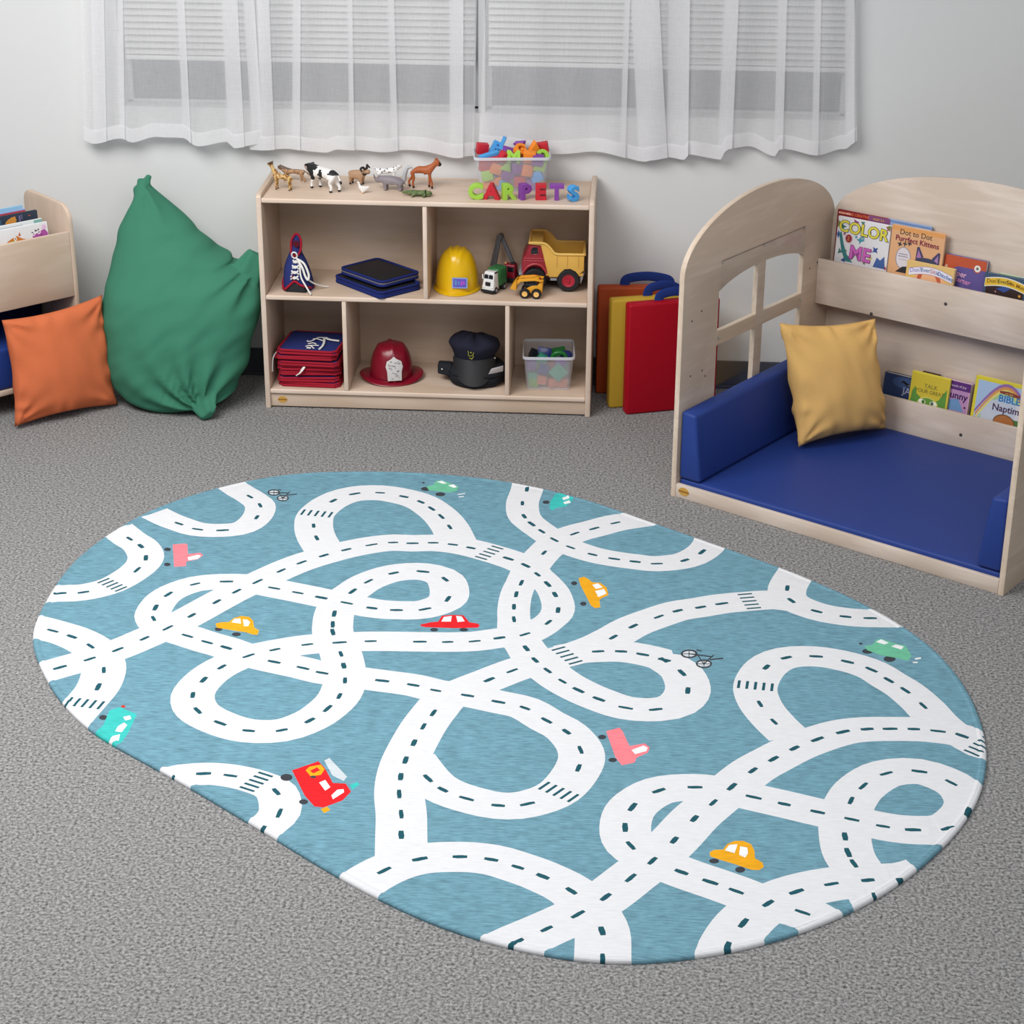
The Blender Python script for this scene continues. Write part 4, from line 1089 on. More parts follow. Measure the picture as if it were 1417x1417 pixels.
def tub(label, loc, rz, w0, d0, w1, d1, h, rimw=0.006):
    t = thing('clear_tub', label, 'tub', loc, rz)
    def shell(levels, mi=0):
        b = MB(); V_, F_ = [], []; n = None
        for (w, d, r, z) in levels:
            q = rrect(w, d, r); n = len(q); V_ += [(x, y, z) for x, y in q]
        for i in range(len(levels)-1):
            for k in range(n): F_.append((i*n+k, i*n+(k+1) % n, (i+1)*n+(k+1) % n, (i+1)*n+k))
        return b, V_, F_, n
    b, V_, F_, n = shell([(w0, d0, 0.014, 0.0008), (w0+(w1-w0)*0.5, d0+(d1-d0)*0.5, 0.015, h*0.5), (w1-0.004, d1-0.004, 0.016, h-0.006)])
    F_.append(tuple(reversed(range(n)))); b.raw(V_, F_); obj('tub_wall', b, TUBW, t, 40)
    b, V_, F_, n = shell([(w1-0.004, d1-0.004, 0.016, h-0.010), (w1+rimw, d1+rimw, 0.019, h-0.010), (w1+rimw+0.001, d1+rimw+0.001, 0.019, h-0.003), (w1+rimw-0.001, d1+rimw-0.001, 0.019, h), (w1-0.003, d1-0.003, 0.016, h), (w1-0.004, d1-0.004, 0.016, h-0.010)])
    b.raw(V_, F_); obj('rim', b, TUBR, t, 40)
    return t
TR_ = math.radians(6)
TUBP = Vector((0.893, 0.224, ZT))
tub('clear plastic tub heaped with coloured foam blocks on the shelf top', TUBP, TR_, 0.232, 0.108, 0.270, 0.150, 0.128)
# foam blocks heaped in it: cubes, letters, rings, wedges
SHAPES = {}
def shape(kind):
    if kind in SHAPES: return SHAPES[kind].copy()
    if kind == 'block': b = MB(); b.box(-0.021, -0.015, -0.019, 0.021, 0.015, 0.019, bev=0.0025); bm = b.bm
    elif kind == 'ring':
        b = MB(); b.lathe([(0.013, -0.011), (0.023, -0.011), (0.025, -0.009), (0.025, 0.009), (0.023, 0.011), (0.013, 0.011), (0.011, 0.009), (0.011, -0.009), (0.013, -0.011)], 24); bm = b.bm
    elif kind == 'wedge': b = MB(); b.prism([(-0.022, -0.018), (0.022, -0.018), (0.006, 0.020)], -0.012, 0.012, 0, STAND, 0.002); bm = b.bm
    elif kind == 'post': b = MB(); b.box(-0.036, -0.011, -0.011, 0.036, 0.011, 0.011, bev=0.0025); bm = b.bm
    else:
        bm = letter_bm(kind, 0.046, 0.022)
        for v in bm.verts: v.co.z -= 0.023
    SHAPES[kind] = bm
    return bm.copy()
_bmesh_cache = {}
def foam(kind, c, x, y, z, rx, ry, rz, label, group, name='foam_block', s=1.0):
    key = (kind, c)
    if key in _bmesh_cache:
        o = _bmesh_cache[key].copy(); COL.objects.link(o)
    else:
        o = obj(name, shape(kind), toy(LCOL[c]), None, 40); _bmesh_cache[key] = o
    o.matrix_world = Matrix.Translation(TUBP) @ Matrix.Rotation(TR_, 4, 'Z') @ TM((x, y, z), math.radians(rx), math.radians(ry), math.radians(rz), s)
    return tag(o, label, 'block', group)
GT = 'foam blocks heaped in the tub on the shelf top'
# heap above the rim
foam('block', 'red', -0.105, 0.032, 0.136, 4, 6, 12, 'red foam block standing at the left corner of the heap', GT)
foam('post', 'blue', -0.082, -0.022, 0.122, 8, -14, 10, 'long blue foam bar lying near the left rim of the tub', GT)
foam('F', 'blue', -0.058, 0.026, 0.139, -20, 30, 6, 'light blue foam letter lying behind the long blue bar', GT)
foam('L', 'blue', -0.024, 0.020, 0.154, -10, 22, -12, 'blue foam letter sticking up highest out of the tub', GT)
foam('post', 'red', -0.064, -0.044, 0.113, 0, -10, 6, 'red foam bar along the front rim of the tub', GT)
foam('block', 'red', -0.026, -0.040, 0.120, 20, 25, 30, 'red foam block beside the lime letter at the front rim', GT)
foam('block', 'purple', -0.016, 0.010, 0.124, 30, 20, 20, 'purple foam block below the highest blue letter', GT)
foam('M', 'lime', 0.004, -0.048, 0.122, -35, 4, 4, 'lime foam letter with three prongs at the front rim', GT)
foam('G', 'orange', 0.028, -0.012, 0.140, -48, 10, 24, 'orange curved foam letter on top of the heap', GT)
foam('wedge', 'purple', 0.034, 0.036, 0.152, 20, 40, -20, 'dark purple foam piece behind the orange curved letter', GT)
foam('block', 'orange', 0.062, -0.040, 0.123, 10, 6, -6, 'orange foam block at the front rim', GT, s=1.05)
foam('wedge', 'orange', 0.078, 0.006, 0.148, 10, -6, 14, 'orange pointed foam piece rising beside the red block', GT, s=1.15)
foam('block', 'red', 0.112, 0.030, 0.139, 6, -10, -8, 'red foam block at the right corner of the heap', GT)
foam('ring', 'lime', 0.108, -0.022, 0.119, 60, 20, 10, 'lime foam ring at the right end of the tub rim', GT)
foam('block', 'purple', 0.090, -0.046, 0.113, 10, 10, 10, 'purple foam block at the front rim beside the orange block', GT)
# layers seen through the wall
inner = [('block', 'red', -0.098, -0.036, 0.092, 5), ('block', 'orange', -0.058, -0.042, 0.082, 20), ('block', 'lime', -0.088, -0.038, 0.056, -12), ('wedge', 'orange', -0.052, -0.036, 0.040, 30), ('block', 'purple', -0.018, -0.036, 0.058, 40), ('wedge', 'lime', -0.022, -0.046, 0.094, 15),
         ('block', 'purple', 0.016, -0.040, 0.084, 80), ('block', 'orange', 0.052, -0.041, 0.074, 100), ('block', 'lime', 0.098, -0.036, 0.090, 10), ('block', 'blue', 0.090, -0.036, 0.050, -25), ('block', 'red', 0.028, -0.030, 0.032, 0), ('block', 'orange', -0.084, -0.026, 0.022, 8), ('block', 'blue', -0.034, -0.028, 0.021, 80), ('block', 'purple', 0.070, -0.026, 0.021, 12),
         ('block', 'blue', -0.06, 0.024, 0.06, 30), ('block', 'red', 0.0, 0.026, 0.05, 10), ('block', 'orange', 0.06, 0.022, 0.06, 50), ('block', 'lime', 0.0, 0.022, 0.10, 70), ('block', 'purple', -0.07, 0.02, 0.10, 15), ('block', 'orange', 0.08, 0.02, 0.10, 5)]
seen = {}
for (k, c, x, y, z, a) in inner:
    where = 'upper' if z > 0.07 else 'lower'
    lab = '%s foam %s seen through the %s half of the clear tub wall' % (c, 'wedge' if k == 'wedge' else 'block', where) if y < 0 else 'foam block buried in the middle of the tub on the shelf top'
    foam(k, c, x, y, z, 0 if z < 0.03 else a*0.3, a if z > 0.03 else 0, a*0.5, lab, GT)
# ------------------------------------------------------------------ things in the cubbies
def at_mid(x, y): return (x, y, ZM)
def at_bot(x, y): return (x, y, ZB)
FELT = cloth((42, 52, 112)); REDT = cloth((158, 28, 48)); LACE = cloth((232, 230, 226)); BLACKV = vinyl((34, 34, 38))

# cloth lacing shoe, upright: open heel at the bottom front, tongue rising to a point
def lacing_shoe():
    t = thing('lacing_shoe', 'blue cloth lacing shoe with red trim and white laces standing in the upper left cubby', 'shoe', at_mid(0.124, 0.092), math.radians(-6))
    # cross sections going up: (z, x centre, half width, y front, y back)
    S_ = [(0.0, 0.0, 0.053, -0.045, 0.060), (0.02, -0.001, 0.055, -0.047, 0.060), (0.05, -0.003, 0.051, -0.042, 0.056), (0.08, -0.006, 0.045, -0.033, 0.050), (0.105, -0.008, 0.036, -0.022, 0.045), (0.13, -0.009, 0.024, -0.012, 0.038), (0.155, -0.007, 0.017, -0.004, 0.030), (0.18, -0.004, 0.014, 0.004, 0.024), (0.198, -0.002, 0.007, 0.010, 0.018)]
    b = MB(); V_, F_ = [], []; n = 28
    for (z, cx, hw, yf, yb) in S_:
        for k in range(n):
            a = 2*PI*k/n; c, s = math.cos(a), math.sin(a)
            x = cx+hw*math.copysign(abs(c)**0.9, c); y = (yf+yb)/2+(yb-yf)/2*math.copysign(abs(s)**0.9, s)
            V_.append((x, y, z))
    for i in range(len(S_)-1):
        for k in range(n): F_.append((i*n+k, i*n+(k+1) % n, (i+1)*n+(k+1) % n, (i+1)*n+k))
    F_.append(tuple(reversed(range(n)))); F_.append(tuple(range((len(S_)-1)*n, len(S_)*n)))
    b.raw(V_, F_); obj('upper', b, FELT, t, 60)
    # dark arched opening at the heel
    b = MB(); pts = [(-0.036, 0.001), (0.040, 0.001), (0.034, 0.020), (0.016, 0.030), (0.0, 0.038), (-0.016, 0.028), (-0.030, 0.016)]
    b.prism(pts, 0.028, 0.051, 0, TM((0.001, 0.002, 0.0)) @ STAND, 0.002); obj('opening', b, cloth((44, 44, 48)), t)
    # red piping: zigzag over the opening, round the base and up the tongue
    b = MB(); b.tube(catmull([(-0.050, -0.024, 0.004), (-0.036, -0.050, 0.012), (-0.022, -0.051, 0.024), (0.0, -0.049, 0.042), (0.018, -0.050, 0.032), (0.038, -0.047, 0.024), (0.053, -0.020, 0.012)], n=6), 0.0042, 8)
    b.tube([(-0.054*math.cos(a)-0.001, 0.008+0.052*math.sin(a), 0.006+0.018*max(0, math.cos(a))*0.6) for a in [PI*k/14 for k in range(15)]], 0.0045, 8)
    b.tube(catmull([(-0.050, -0.026, 0.006), (-0.054, -0.012, 0.026), (-0.052, 0.0, 0.040)], n=4), 0.0045, 8)
    obj('red_piping', b, REDT, t, 60)
    b = MB(); b.tube(catmull([(-0.020, -0.006, 0.128), (-0.021, -0.003, 0.155), (-0.019, 0.004, 0.182), (-0.004, 0.010, 0.203), (0.012, 0.006, 0.190), (0.016, -0.002, 0.160), (0.010, -0.008, 0.135), (-0.004, -0.012, 0.122)], n=6), 0.0045, 8)
    obj('tongue_trim', b, REDT, t, 60)
    b = MB(); b.lathe([(0.0, 0.0), (0.011, 0.001), (0.013, 0.004)], 16, 0, TM((0.0, -0.003, 0.170)) @ STAND); obj('tongue_hole', b, cloth((86, 22, 38)), t)
    b = MB()
    for k in range(4):
        z = 0.048+k*0.0175; y = -0.044+k*0.0085; hw = 0.014-0.001*k
        b.tube(catmull([(-hw, y, z), (0, y-0.005, z+0.010), (hw, y, z)], n=5), 0.0036, 8)
        b.tube(catmull([(-hw, y, z+0.012), (0, y-0.006, z+0.004), (hw, y, z+0.014)], n=5), 0.0032, 8)
    b.tube(catmull([(0.002, -0.022, 0.122), (0.016, -0.030, 0.104), (0.024, -0.046, 0.060), (0.046, -0.062, 0.030), (0.066, -0.072, 0.0035)], n=7), 0.0032, 8)
    b.tube(catmull([(0.006, -0.022, 0.118), (0.034, -0.034, 0.106), (0.052, -0.042, 0.070), (0.050, -0.046, 0.050), (0.040, -0.044, 0.062), (0.028, -0.036, 0.090), (0.010, -0.026, 0.114)], n=7), 0.0042, 8)
    b.tube(catmull([(0.044, -0.04, 0.052), (0.064, -0.02, 0.03), (0.086, 0.01, 0.012), (0.104, 0.03, 0.0035)], n=7), 0.0028, 8)
    b.tube([(-0.004+0.010*math.cos(a), -0.022-0.003*math.sin(a), 0.132+0.012*math.sin(a)) for a in [2*PI*k/18 for k in range(18)]], 0.003, 8, closed=True)
    obj('laces', b, LACE, t, 60)
    for (z, y) in ((0.056, -0.0485), (0.131, -0.0195)):
        b = MB(); b.ball((-0.004, y, z), (0.0075, 0.003, 0.008), n=10); obj('eyelet', b, cloth((120, 20, 40)), t)
lacing_shoe()

# two folded play mats, stacked
for k, (z, a, lab, dx, dy) in enumerate(((0.0, 45, 'lower of the two black and blue folded mats in the upper left cubby', 0.0, 0.0), (0.030, 47, 'upper of the two black and blue folded mats in the upper left cubby', 0.006, 0.022))):
    t = thing('folded_mat', lab, 'mat', (0.407+dx, 0.152+dy, ZM+z), math.radians(a), 'folded mats in the upper left cubby')
    sx, sy = 0.186-0.008*k, 0.276-0.036*k
    b = MB(); b.box(-sx/2+0.004, -sy/2+0.004, 0.0045, sx/2-0.004, sy/2-0.004, 0.0225, bev=0.005, seg=3)
    bmesh.ops.subdivide_edges(b.bm, edges=[e for e in b.bm.edges if e.calc_length() > 0.05], cuts=10, use_grid_fill=True)
    for v in b.bm.verts:
        v.co.z += 0.004*(1-(v.co.x/sx*2)**2)*(1-(v.co.y/sy*2)**2)*(v.co.z > 0.012)
    obj('pad', b, BLACKV, t)
    b = MB()
    for zz in ((0.0055, 0.0222) if k == 0 else (0.0055, 0.0212)):
        b.tube([(x, y, zz) for x, y in rrect(sx, sy, 0.020)], 0.0054, 8, 0, None, 1.0, True)
    obj('edge_binding', b, cloth((30, 42, 106)), t, 60)
    b = MB(); b.tube([(x, y, 0.0135) for x, y in rrect(sx+0.002, sy+0.002, 0.020)], 0.0028, 6, 0, None, 1.0, True)
    obj('welt', b, cloth((120, 116, 122)) if k else cloth((40, 52, 118)), t, 60)

# yellow hard hat
t = thing('hard_hat', 'yellow toy hard hat with a small purple badge in the upper right cubby', 'hat', at_mid(0.700, 0.150), math.radians(0))
b = MB()
prof = [(0.0, 0.152)]
R_, H_ = 0.079, 0.142
dome = []
n = 64; rings = 22
V_, F_ = [], []
for i in range(rings+1):
    ph = (PI/2)*(1-i/rings)
    for k in range(n):
        a = 2*PI*k/n
        r = R_*math.cos(ph)**0.56; z = 0.006+H_*math.sin(ph)**1.08
        # three ridges running front to back over the crown
        x, y = r*math.cos(a), r*math.sin(a)*1.08
        rd = 0.0
        for xc, wd in ((0.0, 0.010), (0.026, 0.007), (-0.026, 0.007)):
            rd += math.exp(-((x-xc*(1-0.55*max(0, -y)/0.08))/wd)**2)*0.0068*max(0, min(1, (z-0.070)/0.05))
        V_.append((x, y, z+rd))
for i in range(rings):
    for k in range(n): F_.append((i*n+k, i*n+(k+1) % n, (i+1)*n+(k+1) % n, (i+1)*n+k))
b.raw(V_, F_)
# peak and rim flare, deeper at the front
rim = [(1.0, 0.010, 0), (1.05, 0.009, 0), (1.09, 0.005, 1), (1.10, 0.0018, 1), (1.08, 0.0008, 1), (0.98, 0.001, 0)]
V2, F2 = [], []
for (f, z, q) in rim:
    for k in range(n):
        a = 2*PI*k/n; pk = max(0, -math.sin(a))**3*0.016*(1 if f > 1.05 else 0)
        V2.append((R_*f*math.cos(a), R_*f*math.sin(a)*1.08-pk, z))
for i in range(len(rim)-1):
    for k in range(n): F2.append((i*n+k, i*n+(k+1) % n, (i+1)*n+(k+1) % n, (i+1)*n+k))
b.raw(V2, F2); bmesh.ops.remove_doubles(b.bm, verts=b.bm.verts, dist=1e-5)
obj('shell', b, M((228, 182, 18), 0.22, 'gloss_plastic', 0.5, 0, 40, 0.02), t, 50)
bt = TM((0.018, -0.0885, 0.046), math.radians(-7)) @ STAND
b = MB(); b.prism([(-0.028, -0.019), (0.028, -0.019), (0.028, 0.019), (-0.028, 0.019)], -0.004, 0.001, 0, bt); b.prism([(-0.0235, -0.015), (0.0235, -0.015), (0.0235, 0.015), (-0.0235, 0.015)], 0, 0.0016, 1, bt)
for (x0, y0, x1, y1, m_) in ((-0.018, -0.009, -0.011, 0.010, 2), (-0.007, -0.006, -0.001, 0.006, 2), (0.004, -0.008, 0.009, 0.008, 3), (0.012, -0.004, 0.018, 0.006, 3)):
    b.prism([(x0, y0), (x1, y0), (x1, y1), (x0, y1)], 0.001, 0.0021, m_, bt)
o = obj('badge', b, [paper((134, 160, 206)), paper((98, 84, 190)), paper((92, 140, 190)), paper((190, 80, 190))], t); o['label'] = 'purple and blue sticker badge'

RUB = M((34, 34, 38), 0.6, 'rubber', 0.3, 0.0); GLZ = M((22, 24, 30), 0.15, 'toy_window', 0.5)
def wheel(parent, name, x, y, z, r, w, hub, hubm, rz=0.0, axis='y'):
    b = MB(); T = TM((x, y, z)) @ Matrix.Rotation(PI/2, 4, 'X')
    b.lathe([(r*0.55, -w/2), (r*0.86, -w/2), (r*0.97, -w*0.38), (r, -w*0.2), (r, w*0.2), (r*0.97, w*0.38), (r*0.86, w/2), (r*0.55, w/2), (r*0.52, w*0.4), (r*0.52, -w*0.4), (r*0.55, -w/2)], 32, 0, T, cap=False)
    o = obj(name, b, RUB, parent, 40)
    h = MB(); h.lathe([(0, -w*0.42), (r*hub*0.9, -w*0.42), (r*hub, -w*0.47), (r*hub*1.06, -w*0.47), (r*hub*1.06, w*0.47), (r*hub, w*0.47), (r*hub*0.9, w*0.42), (0, w*0.42)], 24, 0, T)
    for s in (1, -1): h.lathe([(0, s*w*0.40), (r*hub*0.30, s*w*0.40), (r*hub*0.24, s*w*0.56), (0, s*w*0.58)], 12, 0, T)
    obj('hub', h, hubm, o, 40)
    return o

# big dump truck: nose to -x, seen from its left side
DR = plastic((150, 34, 46)); DY = plastic((222, 176, 82)); GREY = plastic((150, 150, 156))
t = thing('toy_dump_truck', 'big red toy dump truck with a yellow bed at the right end', 'toy truck', at_mid(1.054, 0.212), math.radians(1.0))
BW = 0.080
b = MB(); b.box(-0.100, -0.045, 0.030, 0.105, 0.045, 0.060, bev=0.003); obj('chassis', b, plastic((60, 28, 34)), t)
cab = [(-0.114, 0.050), (-0.119, 0.085), (-0.118, 0.112), (-0.110, 0.130), (-0.104, 0.134), (-0.098, 0.158), (-0.090, 0.172), (-0.052, 0.178), (-0.040, 0.160), (-0.030, 0.110), (-0.020, 0.056), (-0.028, 0.050), (-0.036, 0.072), (-0.052, 0.086), (-0.070, 0.090), (-0.088, 0.086), (-0.102, 0.072), (-0.108, 0.050)]
bm = plate_bm(cab, [], 0.150, 0.006); bm.transform(STAND); obj('cab', bm, DR, t, 40)
b = MB()
b.tube(catmull([(-0.112, -0.0755, 0.070), (-0.096, -0.0765, 0.092), (-0.070, -0.0775, 0.102), (-0.044, -0.0775, 0.094), (-0.026, -0.0765, 0.066)], n=6), 0.0045, 8)
obj('fender_trim', b, plastic((172, 60, 70)), t, 60)
for z in (0.113, 0.122):
    b = MB(); b.tube([(-0.112, -0.0750, z), (-0.036, -0.0755, z)], 0.0024, 8); obj('side_rib', b, plastic((172, 60, 70)), t, 60)
WO = [(-0.086, 0.138), (-0.058, 0.138), (-0.060, 0.166), (-0.078, 0.166), (-0.086, 0.156)]
b = MB(); b.prism(WO, 0.0735, 0.0765, 0, STAND, 0.0008); obj('window', b, GLZ, t)
b = MB(); b.tube([(x, -0.0765, z) for x, z in WO], 0.0019, 6, closed=True); obj('window_frame', b, plastic((172, 60, 70)), t, 60)
b = MB(); b.box(-0.130, -0.060, 0.052, -0.115, 0.060, 0.064, bev=0.003); obj('bumper', b, GREY, t)
bedp = [(-0.046, 0.168), (-0.036, 0.120), (-0.018, 0.056), (0.012, 0.056), (0.022, 0.072), (0.038, 0.086), (0.058, 0.088), (0.078, 0.078), (0.088, 0.066), (0.106, 0.082), (0.108, 0.140), (0.012, 0.140), (0.000, 0.146), (-0.016, 0.168), (-0.030, 0.180), (-0.088, 0.182), (-0.088, 0.176), (-0.050, 0.174)]
b = MB()
for s in (-1, 1):
    bm = plate_bm(bedp, [], 0.006, 0.001); bm.transform(TM((0, s*BW, 0)) @ STAND); b.merge(bm)
b.box(0.102, -BW, 0.080, 0.108, BW, 0.138, bev=0.001)
b.box(-0.030, -BW, 0.060, 0.104, BW, 0.070, bev=0.001)
b.hexa([(-0.050, -BW, 0.176), (-0.044, -BW, 0.176), (-0.044, BW, 0.176), (-0.050, BW, 0.176), (-0.022, -BW, 0.062), (-0.016, -BW, 0.062), (-0.016, BW, 0.062), (-0.022, BW, 0.062)][4:]+[(-0.050, -BW, 0.176), (-0.044, -BW, 0.176), (-0.044, BW, 0.176), (-0.050, BW, 0.176)])
b.box(-0.090, -BW, 0.176, -0.044, BW, 0.1805, bev=0.001)
obj('bed', b, DY, t, 40)
b = MB()
for s in (-1, 1):
    b.tube(catmull([(-0.090, s*(BW+0.002), 0.182), (-0.060, s*(BW+0.003), 0.183), (-0.034, s*(BW+0.003), 0.180), (-0.016, s*(BW+0.003), 0.166), (-0.002, s*(BW+0.003), 0.148), (0.014, s*(BW+0.003), 0.142), (0.060, s*(BW+0.003), 0.142), (0.109, s*(BW+0.003), 0.142)], n=6), 0.0050, 10)
b.tube([(0.109, -BW-0.003, 0.142), (0.109, BW+0.003, 0.142)], 0.0050, 10); b.tube([(-0.090, -BW-0.003, 0.182), (-0.090, BW+0.003, 0.182)], 0.0045, 10)
obj('bed_rim', b, plastic((232, 190, 100)), t, 60)
for x in (0.010, 0.048, 0.088):
    b = MB(); b.box(x-0.0007, -BW-0.0042, 0.092, x+0.0007, -BW-0.0028, 0.136); obj('panel_line', b, plastic((180, 138, 56)), t, 0)
b = MB(); b.box(-0.014, -0.076, 0.040, 0.012, 0.076, 0.050, bev=0.002); obj('side_step', b, GREY, t)
b = MB(); b.hexa([(0.090, -0.074, 0.034), (0.098, -0.074, 0.030), (0.098, 0.074, 0.030), (0.090, 0.074, 0.034), (0.096, -0.074, 0.066), (0.110, -0.074, 0.072), (0.110, 0.074, 0.072), (0.096, 0.074, 0.066)], 0, 0.001); obj('mud_flap', b, GREY, t)
for (x, s) in ((-0.070, -1), (-0.070, 1), (0.052, -1), (0.052, 1)):
    wheel(t, 'wheel', x, s*0.068, 0.043, 0.043, 0.036, 0.52, plastic((168, 28, 50)))

# garbage truck facing the viewer
t = thing('toy_garbage_truck', 'small white toy truck with a green body beside the yellow hard hat', 'toy truck', at_mid(0.838, 0.128), math.radians(-26))
WHT = plastic((226, 226, 228)); GRN = plastic((46, 110, 62))
b = MB(); b.hexa([(-0.0255, -0.050, 0.012), (0.0255, -0.050, 0.012), (0.0255, -0.008, 0.012), (-0.0255, -0.008, 0.012), (-0.021, -0.036, 0.080), (0.021, -0.036, 0.080), (0.021, -0.008, 0.080), (-0.021, -0.008, 0.080)], 0, 0.005, 3); obj('cab', b, WHT, t)
b = MB(); b.box(-0.0265, -0.054, 0.006, 0.0265, -0.044, 0.016, bev=0.002); b.box(-0.020, -0.044, 0.008, 0.020, 0.050, 0.016, bev=0.001); obj('chassis', b, RUB, t)
for x in (-0.0095, 0.0095):
    b = MB(); b.hexa([(x-0.0085, -0.0435, 0.056), (x+0.0085, -0.0435, 0.056), (x+0.0085, -0.040, 0.056), (x-0.0085, -0.040, 0.056), (x-0.0075, -0.0405, 0.070), (x+0.0075, -0.0405, 0.070), (x+0.0075, -0.037, 0.070), (x-0.0075, -0.037, 0.070)], 0, 0.001); obj('windshield', b, GLZ, t)
b = MB(); b.box(-0.010, -0.0485, 0.030, 0.010, -0.044, 0.044, bev=0.001); obj('grille', b, RUB, t)
for x in (-0.018, 0.018):
    b = MB(); b.ball((x, -0.0485, 0.026), (0.004, 0.002, 0.004), n=10); obj('headlight', b, M((240, 240, 236), 0.2, 'lamp_lens'), t)
    b = MB(); b.box(x*1.32-0.002, -0.044, 0.052, x*1.32+0.002, -0.040, 0.070, bev=0.001); obj('mirror', b, WHT, t)
b = MB(); b.box(-0.0225, -0.034, 0.074, 0.0225, -0.012, 0.079, bev=0.002); obj('roof_light_bar', b, RUB, t)
b = MB(); b.box(-0.0245, -0.010, 0.018, 0.0245, 0.055, 0.086, bev=0.008, seg=3)
for y in (0.005, 0.02, 0.035): b.box(-0.0255, y-0.002, 0.022, 0.0255, y+0.002, 0.084, bev=0.001)
obj('container', b, GRN, t)
for (x, y) in ((-0.022, -0.030), (0.022, -0.030), (-0.022, 0.030), (0.022, 0.030)):
    o = wheel(t, 'wheel', 0, 0, 0, 0.0125, 0.010, 0.5, plastic((170, 170, 174))); o.location = (x, y, 0.0125); o.rotation_euler = (0, 0, PI/2)

# red crane truck with folded grey boom
t = thing('toy_crane_truck', 'red toy crane truck with a folded grey boom behind the green and white truck', 'toy truck', at_mid(0.893, 0.245), math.radians(-16))
CRED = plastic((138, 22, 44)); BOOM = plastic((92, 92, 96))
b = MB(); b.hexa([(-0.026, -0.034, 0.016), (0.026, -0.034, 0.016), (0.026, 0.004, 0.016), (-0.026, 0.004, 0.016), (-0.023, -0.030, 0.072), (0.023, -0.030, 0.072), (0.023, 0.004, 0.072), (-0.023, 0.004, 0.072)], 0, 0.005, 3); obj('cab', b, CRED, t)
b = MB(); b.box(-0.004, -0.0345, 0.046, 0.020, -0.030, 0.064, bev=0.001); obj('windshield', b, GLZ, t)
b = MB(); b.box(-0.027, -0.038, 0.010, 0.027, 0.050, 0.022, bev=0.002); b.box(0.004, -0.020, 0.071, 0.018, -0.008, 0.078, bev=0.001); obj('deck', b, RUB, t)
b = MB(); b.box(-0.020, -0.022, 0.071, -0.012, -0.012, 0.077, bev=0.001); obj('beacon', b, plastic((222, 170, 120)), t)
b = MB(); b.cyl((-0.004, 0.030, 0.020), (-0.004, 0.030, 0.060), 0.016, 0.014, 16); obj('turret', b, CRED, t)
def beam(b, p0, p1, w0, w1, d=0.010):
    p0, p1 = Vector(p0), Vector(p1); a = (p1-p0).normalized(); s = a.cross(Vector((0, 1, 0))).normalized(); y = Vector((0, d/2, 0))
    b.hexa([p0-s*w0-y, p0+s*w0-y, p0+s*w0+y, p0-s*w0+y, p1-s*w1-y, p1+s*w1-y, p1+s*w1+y, p1-s*w1+y], 0, 0.002)
b = MB(); beam(b, (0.002, 0.026, 0.050), (-0.050, 0.026, 0.160), 0.0075, 0.008); obj('boom', b, plastic((104, 106, 112)), t)
b = MB(); beam(b, (-0.054, 0.015, 0.162), (-0.078, 0.015, 0.044), 0.008, 0.012); b.cyl((-0.052, 0.008, 0.160), (-0.052, 0.033, 0.160), 0.011, n=16); obj('boom_tip', b, BOOM, t)
for (x, y) in ((-0.024, -0.020), (0.024, -0.020), (-0.024, 0.034), (0.024, 0.034)):
    o = wheel(t, 'wheel', 0, 0, 0, 0.0135, 0.010, 0.5, plastic((150, 150, 154))); o.location = (x, y, 0.0135); o.rotation_euler = (0, 0, PI/2)

# yellow skid steer loader, bucket to -x
t = thing('toy_skid_loader', 'small yellow toy skid steer loader in front of the red dump truck', 'toy loader', at_mid(0.970, 0.070), math.radians(-4))
SY = plastic((232, 164, 40)); SYL = plastic((246, 196, 110))
b = MB(); bm = plate_bm([(-0.018, 0.016), (0.046, 0.016), (0.050, 0.060), (0.044, 0.064), (0.030, 0.046), (0.010, 0.044), (-0.010, 0.034)], [], 0.030, 0.002); bm.transform(STAND); obj('hull', bm, SY, t, 40)
b = MB(); bm = plate_bm([(-0.012, 0.030), (0.024, 0.030), (0.032, 0.050), (0.020, 0.062), (-0.008, 0.062), (-0.016, 0.046)], [], 0.026, 0.002); bm.transform(STAND); obj('cab', bm, GLZ, t, 40)
b = MB(); bm = plate_bm([(-0.020, 0.060), (0.016, 0.062), (0.036, 0.072), (0.032, 0.076), (0.008, 0.070), (-0.02, 0.067)], [], 0.032, 0.002); bm.transform(STAND); obj('roof', bm, SY, t, 40)
for s in (-1, 1):
    b = MB(); bm = plate_bm([(-0.044, 0.036), (-0.040, 0.050), (-0.028, 0.060), (0.020, 0.066), (0.046, 0.062), (0.050, 0.070), (0.012, 0.075), (-0.034, 0.070), (-0.052, 0.056)], [], 0.007, 0.0015); bm.transform(TM((0, s*0.021, 0)) @ STAND); obj('lift_arm', bm, SY, t, 40)
b = MB(); b.hexa([(-0.068, -0.030, 0.034), (-0.044, -0.030, 0.028), (-0.044, 0.030, 0.028), (-0.068, 0.030, 0.034), (-0.060, -0.030, 0.048), (-0.044, -0.030, 0.068), (-0.044, 0.030, 0.068), (-0.060, 0.030, 0.048)], 0, 0.002); obj('bucket', b, SY, t)
for (x, s) in ((-0.014, -1), (0.028, -1), (-0.014, 1), (0.028, 1)):
    wheel(t, 'wheel', x, s*0.026, 0.0185, 0.0185, 0.016, 0.52, SYL)

